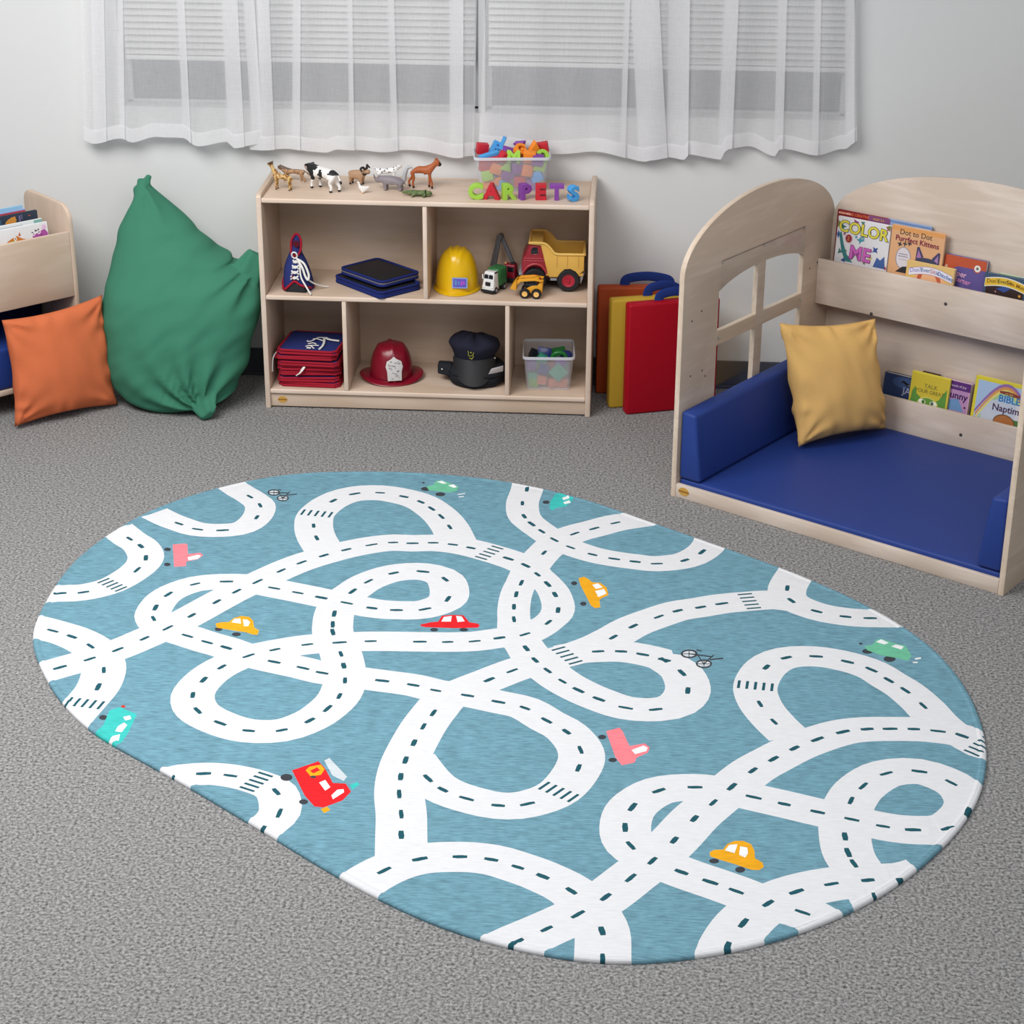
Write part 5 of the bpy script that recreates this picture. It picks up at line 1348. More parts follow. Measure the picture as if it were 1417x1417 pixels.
# ------------------------------------------------------------------ lower cubbies: lacing vests, helmet, cap, tub
def vest(parent_label, z, rot, dx, dy, th, top):
    t = thing('lacing_vest', parent_label, 'vest', (0.158+dx, 0.152+dy, ZB+z), math.radians(rot), 'lacing vests stacked in the lower left cubby')
    W2, D2 = 0.222, 0.225
    b = MB(); b.box(-W2/2+0.004, -D2/2+0.004, 0.002, W2/2-0.004, D2/2-0.004, th-0.002, bev=0.006, seg=2)
    bmesh.ops.subdivide_edges(b.bm, edges=[e for e in b.bm.edges if e.calc_length() > 0.06], cuts=8, use_grid_fill=True)
    obj('felt', b, FELT, t)
    b = MB(); n = 0
    pts = [(x, y, th*0.28+0.0022*math.sin(x*34+z*410)) for x, y in rrect(W2, D2, 0.026, 6)]
    b.tube(catmull(pts, n=3, closed=True), th*0.27, 8, 0, None, 1.0, True)
    pts = [(x*0.985, y*0.985, th*0.74+0.0022*math.sin(x*27-y*15+z*530+1)) for x, y in rrect(W2, D2, 0.026, 6)]
    b.tube(catmull(pts, n=3, closed=True), th*0.25, 8, 0, None, 1.0, True)
    obj('red_trim', b, REDT, t, 60)
    return t
labs = ['lowest blue lacing vest with red edging at the bottom of the stack', 'second blue lacing vest from the bottom of the stack', 'third blue lacing vest from the bottom of the stack', 'middle blue lacing vest of the stack, behind the hanging white lace end', 'third lacing vest from the top of the red and blue stack', 'second lacing vest from the top, a white lace hanging at its left', 'topmost blue lacing vest with white laces lying on it, lower left cubby']
z = 0.0; rnd = random.Random(8)
for k, lab in enumerate(labs):
    th = 0.0192
    t = vest(lab, z, rnd.uniform(-4, 4)+(-4 if k == 6 else 0), rnd.uniform(-0.007, 0.005), rnd.uniform(-0.008, 0.008), th, k == 6)
    if k == 3:
        b = MB(); b.tube(catmull([(-0.012, -0.119, 0.018), (-0.018, -0.126, 0.010), (-0.028, -0.128, -0.004)], n=5), [0.006]*7+[0.005]*2+[0.003]*2, 8, 0, None, 0.5); b.tube([(-0.028, -0.128, -0.004), (-0.042, -0.129, -0.014)], [0.003, 0.0018], 6); obj('lace_end', b, LACE, t, 60)
    if k == 5:
        b = MB(); b.tube(catmull([(-0.095, -0.06, 0.0195), (-0.112, -0.082, 0.018), (-0.122, -0.098, 0.002), (-0.124, -0.106, -0.022), (-0.125, -0.108, -0.048)], n=6), 0.0026, 8); b.tube(catmull([(-0.088, -0.02, 0.0195), (-0.105, -0.03, 0.020), (-0.118, -0.042, 0.012)], n=5), 0.0026, 8); obj('lace_end', b, LACE, t, 60)
    if k == 6:
        b = MB(); zt = th+0.0012
        def lc(pts, r=0.0034): b.tube(catmull([(x, y, zt+h) for x, y, h in pts], n=6), r, 8, 0, None, 0.6)
        lc([(-0.020, -0.012, 0.001), (-0.012, -0.024, 0.002), (0.002, -0.012, 0.004), (0.012, 0.022, 0.003), (0.030, 0.030, 0.002), (0.048, 0.024, 0.004)])
        lc([(-0.010, -0.046, 0.001), (0.008, -0.038, 0.003), (0.022, -0.046, 0.001)], 0.003)
        lc([(-0.012, -0.074, 0.001), (0.008, -0.066, 0.003), (0.034, -0.058, 0.001)], 0.003)
        lc([(0.004, -0.064, 0.001), (0.014, -0.078, 0.002), (0.024, -0.092, 0.001)], 0.003)
        lc([(0.034, 0.026, 0.003), (0.046, -0.020, 0.004), (0.050, -0.066, 0.003), (0.045, -0.096, 0.001)], 0.0042)
        lc([(0.040, 0.024, 0.002), (0.066, 0.006, 0.003), (0.098, 0.002, 0.002)], 0.0056)
        lc([(-0.002, -0.090, 0.001), (0.006, -0.092, 0.002), (0.012, -0.091, 0.001)], 0.005)
        lc([(-0.004, 0.010, 0.001), (0.014, 0.008, 0.003), (0.040, -0.006, 0.001)], 0.003)
        obj('laces', b, LACE, t, 60)
    z += th+0.0012

# fire helmet
t = thing('fire_helmet', 'dark red toy fire helmet with a silver badge in the lower middle cubby', 'helmet', at_bot(0.450, 0.165), math.radians(14))
FR = M((128, 14, 38), 0.28, 'gloss_plastic', 0.5, 0, 40, 0.03)
b = MB(); V_, F_ = [], []; n = 56; rings = 18
for i in range(rings+1):
    ph = (PI/2)*(1-i/rings)
    for k in range(n):
        a = 2*PI*k/n; r = 0.080*math.cos(ph)**0.56; z = 0.018+0.120*math.sin(ph)**1.06
        x, y = r*math.cos(a), r*1.06*math.sin(a)
        rd = 0.006*math.exp(-(x/0.008)**2)+0.004*math.exp(-((abs(x)-0.045)/0.007)**2)
        rd *= max(0, min(1, (z-0.055)/0.05))
        V_.append((x, y, z+rd))
for i in range(rings):
    for k in range(n): F_.append((i*n+k, i*n+(k+1) % n, (i+1)*n+(k+1) % n, (i+1)*n+k))
b.raw(V_, F_); bmesh.ops.remove_doubles(b.bm, verts=b.bm.verts, dist=1e-5); obj('dome', b, FR, t, 50)
b = MB(); V_, F_ = [], []
for (f, z) in ((0.98, 0.022), (1.0, 0.016), (1.2, 0.012), (1.0e0*1.44, 0.006), (1.47, 0.003), (1.44, 0.0008), (1.2, 0.004), (0.98, 0.006), (0.98, 0.022)):
    for k in range(n):
        a = 2*PI*k/n; c, s = math.cos(a), math.sin(a)
        ex = (f-1)/0.47 if f > 1 else 0
        back = 1.0+ex*0.12*max(0, s); front = 1.0-ex*0.10*max(0, -s)
        lift = ex*0.018*abs(c)**3
        V_.append((0.078*f*c*(1+ex*0.04), 0.0815*f*s*back*front, z+lift))
m_ = 9
for i in range(m_-1):
    for k in range(n): F_.append((i*n+k, i*n+(k+1) % n, (i+1)*n+(k+1) % n, (i+1)*n+k))
b.raw(V_, F_); obj('brim', b, FR, t, 50)
bt = TM((0.0, -0.089, 0.066), math.radians(-12)) @ STAND
b = MB(); b.prism([(-0.026, -0.046), (0.026, -0.046), (0.027, -0.012), (0.032, 0.006), (0.027, 0.026), (0.011, 0.034), (0.0, 0.044), (-0.011, 0.034), (-0.027, 0.026), (-0.032, 0.006), (-0.027, -0.012)], -0.006, 0.002, 0, bt, 0.001)
rnd = random.Random(3)
for k in range(26):
    x, y = rnd.uniform(-0.021, 0.021), rnd.uniform(-0.040, 0.026); w_ = rnd.uniform(0.002, 0.005)
    b.prism([(x-w_, y-0.0016), (x+w_, y-0.0016), (x+w_, y+0.0016), (x-w_, y+0.0016)], 0.0015, 0.0026, 1, bt)
o = obj('badge', b, [M((206, 204, 204), 0.4, 'silver_print', 0.5), M((150, 148, 152), 0.4, 'silver_print_dark', 0.5)], t); o['label'] = 'silver front badge'
b = MB(); b.box(-0.006, -0.092, 0.010, 0.006, -0.080, 0.026, bev=0.002); obj('badge_bracket', b, FR, t)

# police cap lying on a folded black garment
BLK = cloth((36, 38, 44)); DNV = cloth((34, 36, 52))
t = thing('folded_garment', 'folded black costume vest under the police cap', 'garment', at_bot(0.772, 0.165), 0.0)
b = MB(); V_, F_ = [], []; n = 44
for (f, z) in ((0.90, 0.0), (1.0, 0.010), (1.02, 0.028), (0.99, 0.048), (0.92, 0.064), (0.7, 0.072), (0.3, 0.075)):
    for k in range(n):
        a = 2*PI*k/n; c, s = math.cos(a), math.sin(a)
        w = 1+0.03*math.sin(3*a+z*40)+0.015*math.sin(7*a+1)
        V_.append((0.104*f*w*math.copysign(abs(c)**0.75, c), 0.104*f*w*math.copysign(abs(s)**0.8, s), z))
for i in range(6):
    for k in range(n): F_.append((i*n+k, i*n+(k+1) % n, (i+1)*n+(k+1) % n, (i+1)*n+k))
F_.append(tuple(reversed(range(n)))); F_.append(tuple(range(6*n, 7*n)))
b.raw(V_, F_); obj('bundle', b, BLK, t, 70)
b = MB()
for zz in (0.022, 0.045): b.tube([(0.1055*math.copysign(abs(math.cos(a))**0.75, math.cos(a)), 0.1055*math.copysign(abs(math.sin(a))**0.8, math.sin(a)), zz) for a in [PI+PI*k/24 for k in range(25)]], 0.003, 6)
obj('fold', b, cloth((28, 30, 34)), t, 60)
b = MB(); b.hexa([(-0.146, -0.032, 0.030), (-0.096, -0.050, 0.026), (-0.096, 0.0, 0.026), (-0.146, 0.012, 0.030), (-0.146, -0.026, 0.068), (-0.092, -0.044, 0.070), (-0.092, 0.006, 0.070), (-0.146, 0.016, 0.068)], 0, 0.006, 3); flap = obj('strap_flap', b, BLK, t)
b = MB(); b.ball((-0.128, -0.0405, 0.052), (0.0035, 0.002, 0.0035), n=10); obj('snap', b, M((190, 196, 200), 0.3, 'steel_snap', 0.6), flap)
b = MB(); b.hexa([(0.048, -0.098, 0.056), (0.100, -0.060, 0.056), (0.102, -0.050, 0.056), (0.050, -0.088, 0.056), (0.058, -0.096, 0.077), (0.100, -0.058, 0.077), (0.102, -0.048, 0.077), (0.060, -0.086, 0.077)], 0, 0.002); o = obj('care_tag', b, cloth((196, 194, 198)), t); o['label'] = 'white care tag'
t = thing('police_cap', 'dark navy police cap with a gold emblem and black visor, lower middle cubby', 'cap', (0.762, 0.158, ZB+0.076), math.radians(4))
b = MB(); V_, F_ = [], []; n = 48
for (f, z, yo) in ((0.86, 0.006, 0.0), (0.90, 0.030, 0.0), (0.98, 0.044, 0.0), (1.10, 0.060, 0.0), (1.14, 0.070, 0.002), (1.08, 0.082, 0.004), (0.8, 0.094, 0.006), (0.4, 0.098, 0.008), (0.05, 0.097, 0.008)):
    for k in range(n):
        a = 2*PI*k/n; c, s = math.cos(a), math.sin(a)
        dip = (0.016*math.exp(-((c-0.12)/0.25)**2)*(f < 1.12)*(z > 0.05)+0.010*c*(z > 0.04))
        V_.append((0.084*f*c, 0.084*f*s+yo, z-dip*0.6+0.012*max(0, -s)*(z > 0.05)+0.003*math.sin(6*a)*(z > 0.05)))
m_ = 9
for i in range(m_-1):
    for k in range(n): F_.append((i*n+k, i*n+(k+1) % n, (i+1)*n+(k+1) % n, (i+1)*n+k))
F_.append(tuple(reversed(range(n)))); F_.append(tuple(range((m_-1)*n, m_*n)))
b.raw(V_, F_); obj('crown', b, DNV, t, 70)
# visor: curved blade sloping down to the front
b = MB(); V_, F_ = [], []; na, nr = 25, 6
for side in (0, 1):
    for i in range(nr):
        u = i/(nr-1)
        for k in range(na):
            a = PI+PI*(0.06+0.88*k/(na-1)); c, s = math.cos(a), math.sin(a)
            r = 0.079
            ext = u*0.088*(abs(s)**0.55)
            V_.append((r*c*(1+0.02*u), r*s-ext*0.48-0.001*side, 0.030-ext*0.98+0.006*c*c*u-0.0022*side))
for side in (0, 1):
    o0 = side*nr*na
    for i in range(nr-1):
        for k in range(na-1): F_.append((o0+i*na+k, o0+i*na+k+1, o0+(i+1)*na+k+1, o0+(i+1)*na+k))
for k in range(na-1): F_.append(((nr-1)*na+k, (nr-1)*na+k+1, nr*na+(nr-1)*na+k+1, nr*na+(nr-1)*na+k))
b.raw(V_, F_); obj('visor', b, M((40, 41, 44), 0.55, 'visor_leather', 0.3), t, 60)
for s in (-1, 1):
    b = MB(); b.ball((s*0.076, -0.030, 0.022), (0.004, 0.003, 0.004), n=10); obj('button', b, M((200, 200, 196), 0.3, 'steel_button', 0.6) if s > 0 else RUB, t)
EMB = cloth((150, 152, 62))
b = MB(); ET = TM((-0.012, -0.0935, 0.058), math.radians(-24), 0, math.radians(-6)) @ STAND
def strip(pts, w=0.0016): b.tube([ET @ Vector((x, y, 0)) for x, y in pts], w, 6)
strip([(-0.011, 0.016), (-0.003, 0.018), (0.006, 0.016), (0.011, 0.008), (0.008, 0.0), (0.010, -0.008), (0.004, -0.018)]); strip([(-0.011, 0.014), (-0.008, 0.004), (-0.009, -0.004), (-0.002, -0.006), (0.006, -0.003)]); strip([(-0.005, -0.012), (0.001, -0.016), (0.007, -0.012)]); strip([(-0.002, 0.006), (0.003, 0.008)], 0.003)
o = obj('emblem', b, EMB, t, 60); o['label'] = 'gold embroidered emblem'

# lower tub with see-through building tiles
TUBP2 = Vector((1.038, 0.160, ZB))
tub('clear plastic tub with translucent coloured pieces in the lower right cubby', TUBP2, math.radians(3), 0.158, 0.170, 0.186, 0.206, 0.134)
def mat_gel(c, a):
    mt, nt, p = newmat('gel_%02x%02x%02x' % c); p.inputs['Base Color'].default_value = lin(c)+(1,); p.inputs['Roughness'].default_value = 0.2
    tc = nt.nodes.new('ShaderNodeTexCoord'); nz = nt.nodes.new('ShaderNodeTexNoise'); nz.inputs['Scale'].default_value = 20
    nt.links.new(tc.outputs['Object'], nz.inputs['Vector'])
    mr = nt.nodes.new('ShaderNodeMapRange'); mr.inputs[3].default_value = a-0.05; mr.inputs[4].default_value = a+0.05
    nt.links.new(nz.outputs['Fac'], mr.inputs[0]); nt.links.new(mr.outputs[0], p.inputs['Alpha']); return mt
GEL = {'green': mat_gel((40, 130, 60), 0.8), 'blue': mat_gel((34, 54, 130), 0.85), 'orange': mat_gel((220, 130, 90), 0.7), 'purple': mat_gel((120, 74, 160), 0.75), 'teal': mat_gel((70, 170, 140), 0.75), 'black': mat_gel((26, 36, 44), 0.9), 'lime': mat_gel((120, 180, 60), 0.7)}
gc = {}
GG = 'translucent pieces in the lower tub'
def gel(kind, c, x, y, z, rx, ry, rz, lab):
    key = (kind, c)
    if key in gc: o = gc[key].copy(); COL.objects.link(o)
    else:
        b = MB()
        if kind == 'tile': b.box(-0.026, -0.026, -0.004, 0.026, 0.026, 0.004, bev=0.002)
        elif kind == 'arch': b.tube([(0.026*math.cos(PI*k/12), 0, 0.026*math.sin(PI*k/12)) for k in range(13)], 0.008, 10)
        else: b.box(-0.018, -0.014, -0.016, 0.018, 0.014, 0.016, bev=0.003)
        o = obj('translucent_piece', b, GEL[c], None, 40); gc[key] = o
    o.matrix_world = Matrix.Translation(TUBP2) @ TM((x, y, z), math.radians(rx), math.radians(ry), math.radians(rz))
    tag(o, lab, 'toy piece', GG)
gel('block', 'black', -0.055, 0.030, 0.098, 20, 20, 10, 'dark piece at the left of the pile in the lower tub')
gel('tile', 'blue', -0.018, 0.024, 0.100, 70, 10, 5, 'blue tile standing near the middle of the pile in the lower tub')
gel('block', 'teal', -0.022, -0.020, 0.100, 10, 30, 15, 'teal piece on top of the pile in the lower tub')
gel('arch', 'green', 0.038, 0.000, 0.094, 10, 0, 8, 'green arch on top of the pile in the lower tub')
gel('block', 'blue', 0.064, 0.026, 0.097, 10, 10, 30, 'blue piece at the right of the pile in the lower tub')
gel('tile', 'green', 0.036, 0.056, 0.096, 30, -10, 10, 'green tile at the back of the pile in the lower tub')
for (k, c, x, y, z, rx, ry, rz) in (('block', 'purple', -0.062, -0.055, 0.084, 10, 10, 12), ('block', 'blue', -0.014, -0.066, 0.076, 0, 20, 4), ('tile', 'teal', 0.040, -0.074, 0.066, 82, 45, 0), ('block', 'orange', -0.022, -0.058, 0.030, 0, 8, 10), ('block', 'orange', 0.020, -0.056, 0.020, 0, 0, 30), ('block', 'teal', -0.056, -0.052, 0.040, 5, 0, 10), ('block', 'orange', 0.054, -0.050, 0.019, 0, 0, 12), ('block', 'lime', -0.050, -0.056, 0.0195, 0, 0, -8),
                                  ('block', 'purple', 0.046, -0.03, 0.090, 10, 20, 10)):
    gel(k, c, x, y, z, rx, ry, rz, '%s translucent %s seen through the front of the lower tub' % (c, 'tile' if k == 'tile' else 'block'))
for (c, x, y, z) in (('green', 0.0, 0.03, 0.02), ('blue', 0.04, 0.04, 0.03), ('purple', -0.04, 0.04, 0.03), ('orange', 0.0, 0.02, 0.06), ('lime', -0.04, 0.01, 0.065), ('teal', 0.05, 0.01, 0.06)):
    gel('block', c, x, y, z, 0 if z < 0.025 else 20, 0 if z < 0.025 else 20, 20, 'translucent block buried inside the lower tub')
# ------------------------------------------------------------------ picture books
def book(name, label, M0, w, h, t_, cover, deco, group, spine=None, lean=9.0, texts=()):
    """M0: frame of the ledge; stands on its lower edge, front to -y, leaning back"""
    t = thing('picture_book', label, 'book', group=group, mat=M0 @ Matrix.Rotation(math.radians(-lean), 4, 'X'))
    b = MB(); b.box(-w/2+0.002, -t_/2+0.0012, 0.002, w/2-0.002, t_/2-0.0012, h-0.002, bev=0.0006); obj('pages', b, paper((232, 226, 214)), t)
    b = MB(); mats = [paper(cover)]; ix = {cover: 0}
    b.box(-w/2, -t_/2, 0, w/2, -t_/2+0.0016, h, bev=0.0006); b.box(-w/2, t_/2-0.0016, 0, w/2, t_/2, h, bev=0.0006)
    def mi(c):
        if c not in ix: ix[c] = len(mats); mats.append(paper(c))
        return ix[c]
    sm = mi(spine) if spine else 0
    b.box(-w/2-0.0006, -t_/2, 0, -w/2+0.0012, t_/2, h, sm, bev=0.0005)
    lay = 0
    def put(poly, c):
        nonlocal lay
        lay += 1
        T = Matrix.Translation((0, -t_/2-0.00004*lay-0.0001, 0)) @ STAND
        q = [(max(-w/2+0.0005, min(w/2-0.0005, x)), max(0.0005, min(h-0.0005, z))) for x, z in poly]
        a2 = sum(q[i-1][0]*q[i][1]-q[i][0]*q[i-1][1] for i in range(len(q)))
        b.flat(q if a2 > 0 else q[::-1], 0, mi(c), T)
    for d in deco:
        if d[0] == 'r': _, x0, z0, x1, z1, c = d; put([(x0, z0), (x1, z0), (x1, z1), (x0, z1)], c)
        elif d[0] == 'c':
            _, x, z, rx, rz_, c = d; put([(x+rx*math.cos(2*PI*k/18), z+rz_*math.sin(2*PI*k/18)) for k in range(18)], c)
        elif d[0] == 's':   # star / leaf burst
            _, x, z, r, n, c = d; put([(x+(r if k % 2 else r*0.42)*math.cos(PI*k/n+x*90), z+(r if k % 2 else r*0.42)*math.sin(PI*k/n+x*90)) for k in range(2*n)], c)
        elif d[0] == 'a':   # arched band
            _, x0, x1, z0, rise, th, c = d; n = 14
            lo = [(x0+(x1-x0)*k/n, z0+rise*math.sin(PI*k/n)) for k in range(n+1)]
            put(lo+[(x, z+th) for x, z in reversed(lo)], c)
        else: put(d[1], d[2])
    obj('cover', b, mats, t, 0)
    for kt, (s, x, z, size, c, off, tilt) in enumerate(texts):
        bm = text_bm(s, size, 0.0001, off)
        bm.transform(Matrix.Translation((x, -t_/2-0.0005-0.00005*lay-0.0004*kt, z)) @ STAND @ Matrix.Rotation(math.radians(tilt), 4, 'Z'))
        obj('lettering', bm, paper(c), t, 0)
    return t
LZU, LZL = 0.4760, 0.0745          # ledge bottoms
def ledge(x, y, z, yaw=0.0): return NM @ TM((x, y, z), 0, 0, math.radians(yaw))
GU, GL = 'picture books on the upper nook ledge', 'picture books on the lower nook ledge'
rnd = random.Random(11)
# upper ledge, left to right; book x, width and height taken from what shows over the ledge board
leaves = []
for k in range(26):
    leaves.append(('s', rnd.uniform(-0.098, 0.098), rnd.uniform(0.145, 0.292), rnd.uniform(0.006, 0.016), rnd.choice((3, 4, 5)), rnd.choice(((60, 84, 150), (150, 70, 130), (120, 128, 70), (80, 150, 170), (70, 120, 110), (180, 60, 80), (200, 190, 90)))))
leaves += [('c', -0.054, 0.226, 0.0155, 0.017, (216, 190, 190)), ('c', -0.054, 0.226, 0.0125, 0.014, (150, 40, 58)), ('p', [(-0.094, 0.24), (-0.084, 0.245), (-0.072, 0.205), (-0.056, 0.17), (-0.030, 0.145), (-0.060, 0.145), (-0.078, 0.18)], (60, 124, 128)), ('p', [(0.05, 0.145), (0.062, 0.18), (0.076, 0.172), (0.09, 0.188), (0.096, 0.145)], (70, 100, 160))]
book('picture_book', 'white activity book with COLOR ME in yellow and pink letters', ledge(0.163, 0.890, LZU), 0.205, 0.298, 0.010, (226, 224, 228), leaves, GU, lean=4,
     texts=[('COLOR', 0.0, 0.262, 0.056, (84, 84, 40), 0.045, -2), ('COLOR', 0.0, 0.262, 0.056, (226, 214, 74), 0.014, -2), ('ME', -0.004, 0.178, 0.066, (150, 50, 130), 0.045, -2), ('ME', -0.004, 0.178, 0.066, (206, 104, 190), 0.016, -2), ('2', -0.054, 0.226, 0.02, (226, 150, 90), 0.01, 0)])
book('picture_book', 'dark red and purple book standing behind the white COLOR ME book', ledge(0.148, 0.915, LZU), 0.205, 0.315, 0.009, (132, 36, 44), [('r', 0.018, 0.27, 0.1025, 0.315, (130, 76, 122)), ('r', -0.098, 0.302, -0.05, 0.308, (230, 190, 176))], GU, lean=2.5,
     texts=[('FOR THE CREATIVE', -0.035, 0.305, 0.013, (232, 120, 70), 0.01, 0), ('AGES 3-6', 0.058, 0.304, 0.011, (224, 170, 90), 0.01, 0)])
book('picture_book', 'pale blue book mostly hidden behind the orange kitten book', ledge(0.325, 0.915, LZU), 0.165, 0.316, 0.008, (150, 170, 206), [('r', -0.08, 0.306, 0.08, 0.312, (108, 138, 190)), ('r', 0.02, 0.300, 0.08, 0.304, (200, 206, 220))], GU, lean=2.5)
book('picture_book', 'orange dot to dot book about kittens on the upper ledge', ledge(0.369, 0.892, LZU), 0.200, 0.305, 0.011, (224, 172, 128),
     [('r', -0.098, 0.288, 0.098, 0.303, (226, 160, 96)), ('c', -0.046, 0.196, 0.029, 0.039, (150, 146, 158)), ('c', -0.046, 0.196, 0.026, 0.036, (222, 214, 220)), ('c', 0.044, 0.186, 0.052, 0.026, (66, 70, 96)), ('p', [(0.000, 0.20), (0.002, 0.243), (0.010, 0.246), (0.030, 0.212)], (74, 70, 104)), ('p', [(0.060, 0.212), (0.082, 0.238), (0.090, 0.236), (0.090, 0.19)], (74, 70, 104)), ('p', [(0.004, 0.206), (0.008, 0.236), (0.022, 0.21)], (170, 120, 170)), ('p', [(0.070, 0.208), (0.083, 0.228), (0.084, 0.20)], (170, 130, 180)),
      ('p', [(-0.070, 0.145), (-0.046, 0.166), (-0.016, 0.172), (-0.016, 0.145)], (48, 46, 52)), ('s', -0.064, 0.242, 0.011, 4, (70, 62, 66)), ('s', -0.045, 0.246, 0.011, 4, (90, 76, 74)), ('s', -0.028, 0.249, 0.010, 4, (70, 62, 66)), ('r', -0.064, 0.208, -0.030, 0.211, (150, 146, 160)), ('r', -0.066, 0.200, -0.028, 0.203, (150, 146, 160)), ('r', -0.060, 0.190, -0.032, 0.192, (170, 166, 180))], GU, lean=4, spine=(206, 150, 100),
     texts=[('Dot to Dot', -0.008, 0.284, 0.026, (92, 74, 56), 0.0, -1), ('Purrfect Kittens', 0.0, 0.260, 0.0255, (132, 44, 72), 0.014, -2)])
book('picture_book', 'small yellow board book with a white title banner, in front of the kitten book', ledge(0.437, 0.8755, LZU), 0.178, 0.198, 0.013, (226, 190, 120),
     [('p', [(-0.086, 0.13), (-0.086, 0.168), (-0.04, 0.15), (-0.02, 0.13)], (236, 196, 96)), ('c', 0.0, 0.135, 0.062, 0.036, (238, 182, 138)), ('p', [(-0.048, 0.136), (-0.040, 0.172), (-0.026, 0.172), (-0.030, 0.148), (-0.036, 0.134)], (196, 92, 58)), ('p', [(0.018, 0.164), (0.038, 0.164), (0.046, 0.134), (0.038, 0.130)], (200, 100, 66)), ('a', -0.080, 0.084, 0.146, 0.016, 0.027, (160, 120, 130)), ('a', -0.079, 0.083, 0.1475, 0.016, 0.024, (232, 228, 240))], GU, lean=4.5,
     texts=[("Don't", -0.052, 0.170, 0.021, (150, 140, 206), 0.008, 10), ('Ever', -0.018, 0.175, 0.020, (110, 140, 176), 0.006, 4), ('Sit', 0.010, 0.175, 0.021, (206, 150, 160), 0.008, -1), ('in', 0.028, 0.174, 0.019, (160, 150, 180), 0.006, -4), ('Ditches', 0.058, 0.167, 0.020, (110, 140, 200), 0.006, -12)])
book('picture_book', 'orange and purple book with a round white seal on the upper ledge', ledge(0.546, 0.900, LZU), 0.155, 0.236, 0.016, (98, 84, 148), [('r', -0.0775, 0.202, 0.0775, 0.236, (192, 86, 54)), ('p', [(-0.0775, 0.185), (-0.0775, 0.205), (-0.02, 0.205), (-0.05, 0.188)], (192, 86, 54)), ('c', 0.046, 0.204, 0.0135, 0.0135, (192, 86, 54)), ('c', 0.046, 0.206, 0.0115, 0.0115, (238, 230, 224)), ('c', 0.046, 0.206, 0.005, 0.005, (110, 110, 110)), ('s', -0.068, 0.196, 0.008, 5, (220, 180, 160))], GU, lean=7, spine=(170, 76, 48),
     texts=[('Super', -0.020, 0.178, 0.026, (234, 180, 210), 0.012, -6), ('Smarter', -0.010, 0.157, 0.024, (226, 150, 200), 0.010, -8)])
book('picture_book', 'dark board book with a yellow title banner at the right of the upper ledge', ledge(0.706, 0.882, LZU), 0.150, 0.208, 0.014, (62, 84, 110),
     [('r', -0.066, 0.12, 0.068, 0.168, (52, 34, 34)), ('p', [(-0.03, 0.160), (0.0, 0.172), (0.02, 0.166), (0.0, 0.152)], (54, 80, 150)), ('a', -0.072, 0.072, 0.160, 0.012, 0.030, (232, 230, 220)), ('a', -0.071, 0.071, 0.163, 0.012, 0.024, (226, 184, 56)), ('s', 0.056, 0.150, 0.007, 5, (230, 160, 60)), ('s', -0.03, 0.150, 0.004, 5, (220, 150, 170))], GU, lean=6,
     texts=[("Don't", -0.044, 0.183, 0.019, (110, 92, 30), 0.006, 6), ('Ever', -0.010, 0.187, 0.018, (90, 110, 60), 0.006, 2), ('Sit', 0.014, 0.187, 0.019, (90, 60, 40), 0.006, -3), ('in Mud', 0.046, 0.182, 0.018, (150, 110, 30), 0.006, -9)])
book('picture_book', 'green and white book edge behind the dark yellow bannered board book', ledge(0.742, 0.914, LZU), 0.150, 0.206, 0.010, (196, 204, 190), [('r', -0.075, 0.198, 0.0, 0.206, (150, 190, 120)), ('r', 0.0, 0.198, 0.075, 0.206, (110, 140, 160))], GU, lean=3)
book('picture_book', 'green book at the right end of the upper ledge beside the dark board book', ledge(0.858, 0.890, LZU), 0.13, 0.20, 0.012, (120, 130, 60), [('r', -0.06, 0.12, 0.06, 0.19, (150, 160, 80))], GU, lean=7)
# lower ledge
book('picture_book', 'blue book with a dark curl drawing beside the yellow pillow on the lower ledge', ledge(0.368, 0.905, LZL), 0.165, 0.170, 0.024, (48, 66, 108), [('c', 0.0, 0.145, 0.05, 0.02, (66, 92, 140)), ('p', [(-0.018, 0.144), (-0.008, 0.154), (0.02, 0.142), (0.05, 0.136), (0.05, 0.128), (0.012, 0.134), (-0.008, 0.146)], (24, 26, 34)), ('p', [(0.010, 0.139), (0.024, 0.135), (0.026, 0.137), (0.012, 0.142)], (150, 146, 150))], GL, lean=8, spine=(92, 100, 118),
     texts=[('JAI', 0.014, 0.118, 0.034, (168, 176, 206), 0.008, 0)])
book('picture_book', 'bright yellow book with a green animal peeking up, lower ledge', ledge(0.470, 0.884, LZL), 0.146, 0.205, 0.010, (222, 206, 66),
     [('r', -0.070, 0.005, 0.070, 0.200, (212, 190, 60)), ('p', [(-0.068, 0.09), (-0.064, 0.135), (-0.054, 0.155), (-0.046, 0.128), (-0.030, 0.118), (-0.02, 0.09)], (96, 150, 66)), ('p', [(0.068, 0.09), (0.066, 0.165), (0.052, 0.145), (0.040, 0.122), (0.024, 0.112), (0.02, 0.09)], (96, 150, 66)), ('c', 0.0, 0.096, 0.040, 0.028, (214, 206, 110)), ('c', 0.0, 0.094, 0.036, 0.026, (100, 152, 62)), ('c', -0.022, 0.104, 0.014, 0.009, (240, 240, 226)), ('c', 0.022, 0.104, 0.014, 0.009, (240, 240, 226)), ('c', -0.017, 0.104, 0.006, 0.007, (70, 120, 50)), ('c', 0.017, 0.104, 0.006, 0.007, (90, 110, 90))], GL, lean=7, spine=(206, 186, 56),
     texts=[('TALK', 0.004, 0.161, 0.021, (140, 132, 62), 0.004, 0), ('YOUR GREAT', 0.002, 0.142, 0.018, (140, 132, 62), 0.004, 0)])
book('picture_book', 'dark brown book edge just behind the bright yellow book', ledge(0.462, 0.905, LZL), 0.066, 0.205, 0.010, (72, 44, 40), [], GL, lean=5)
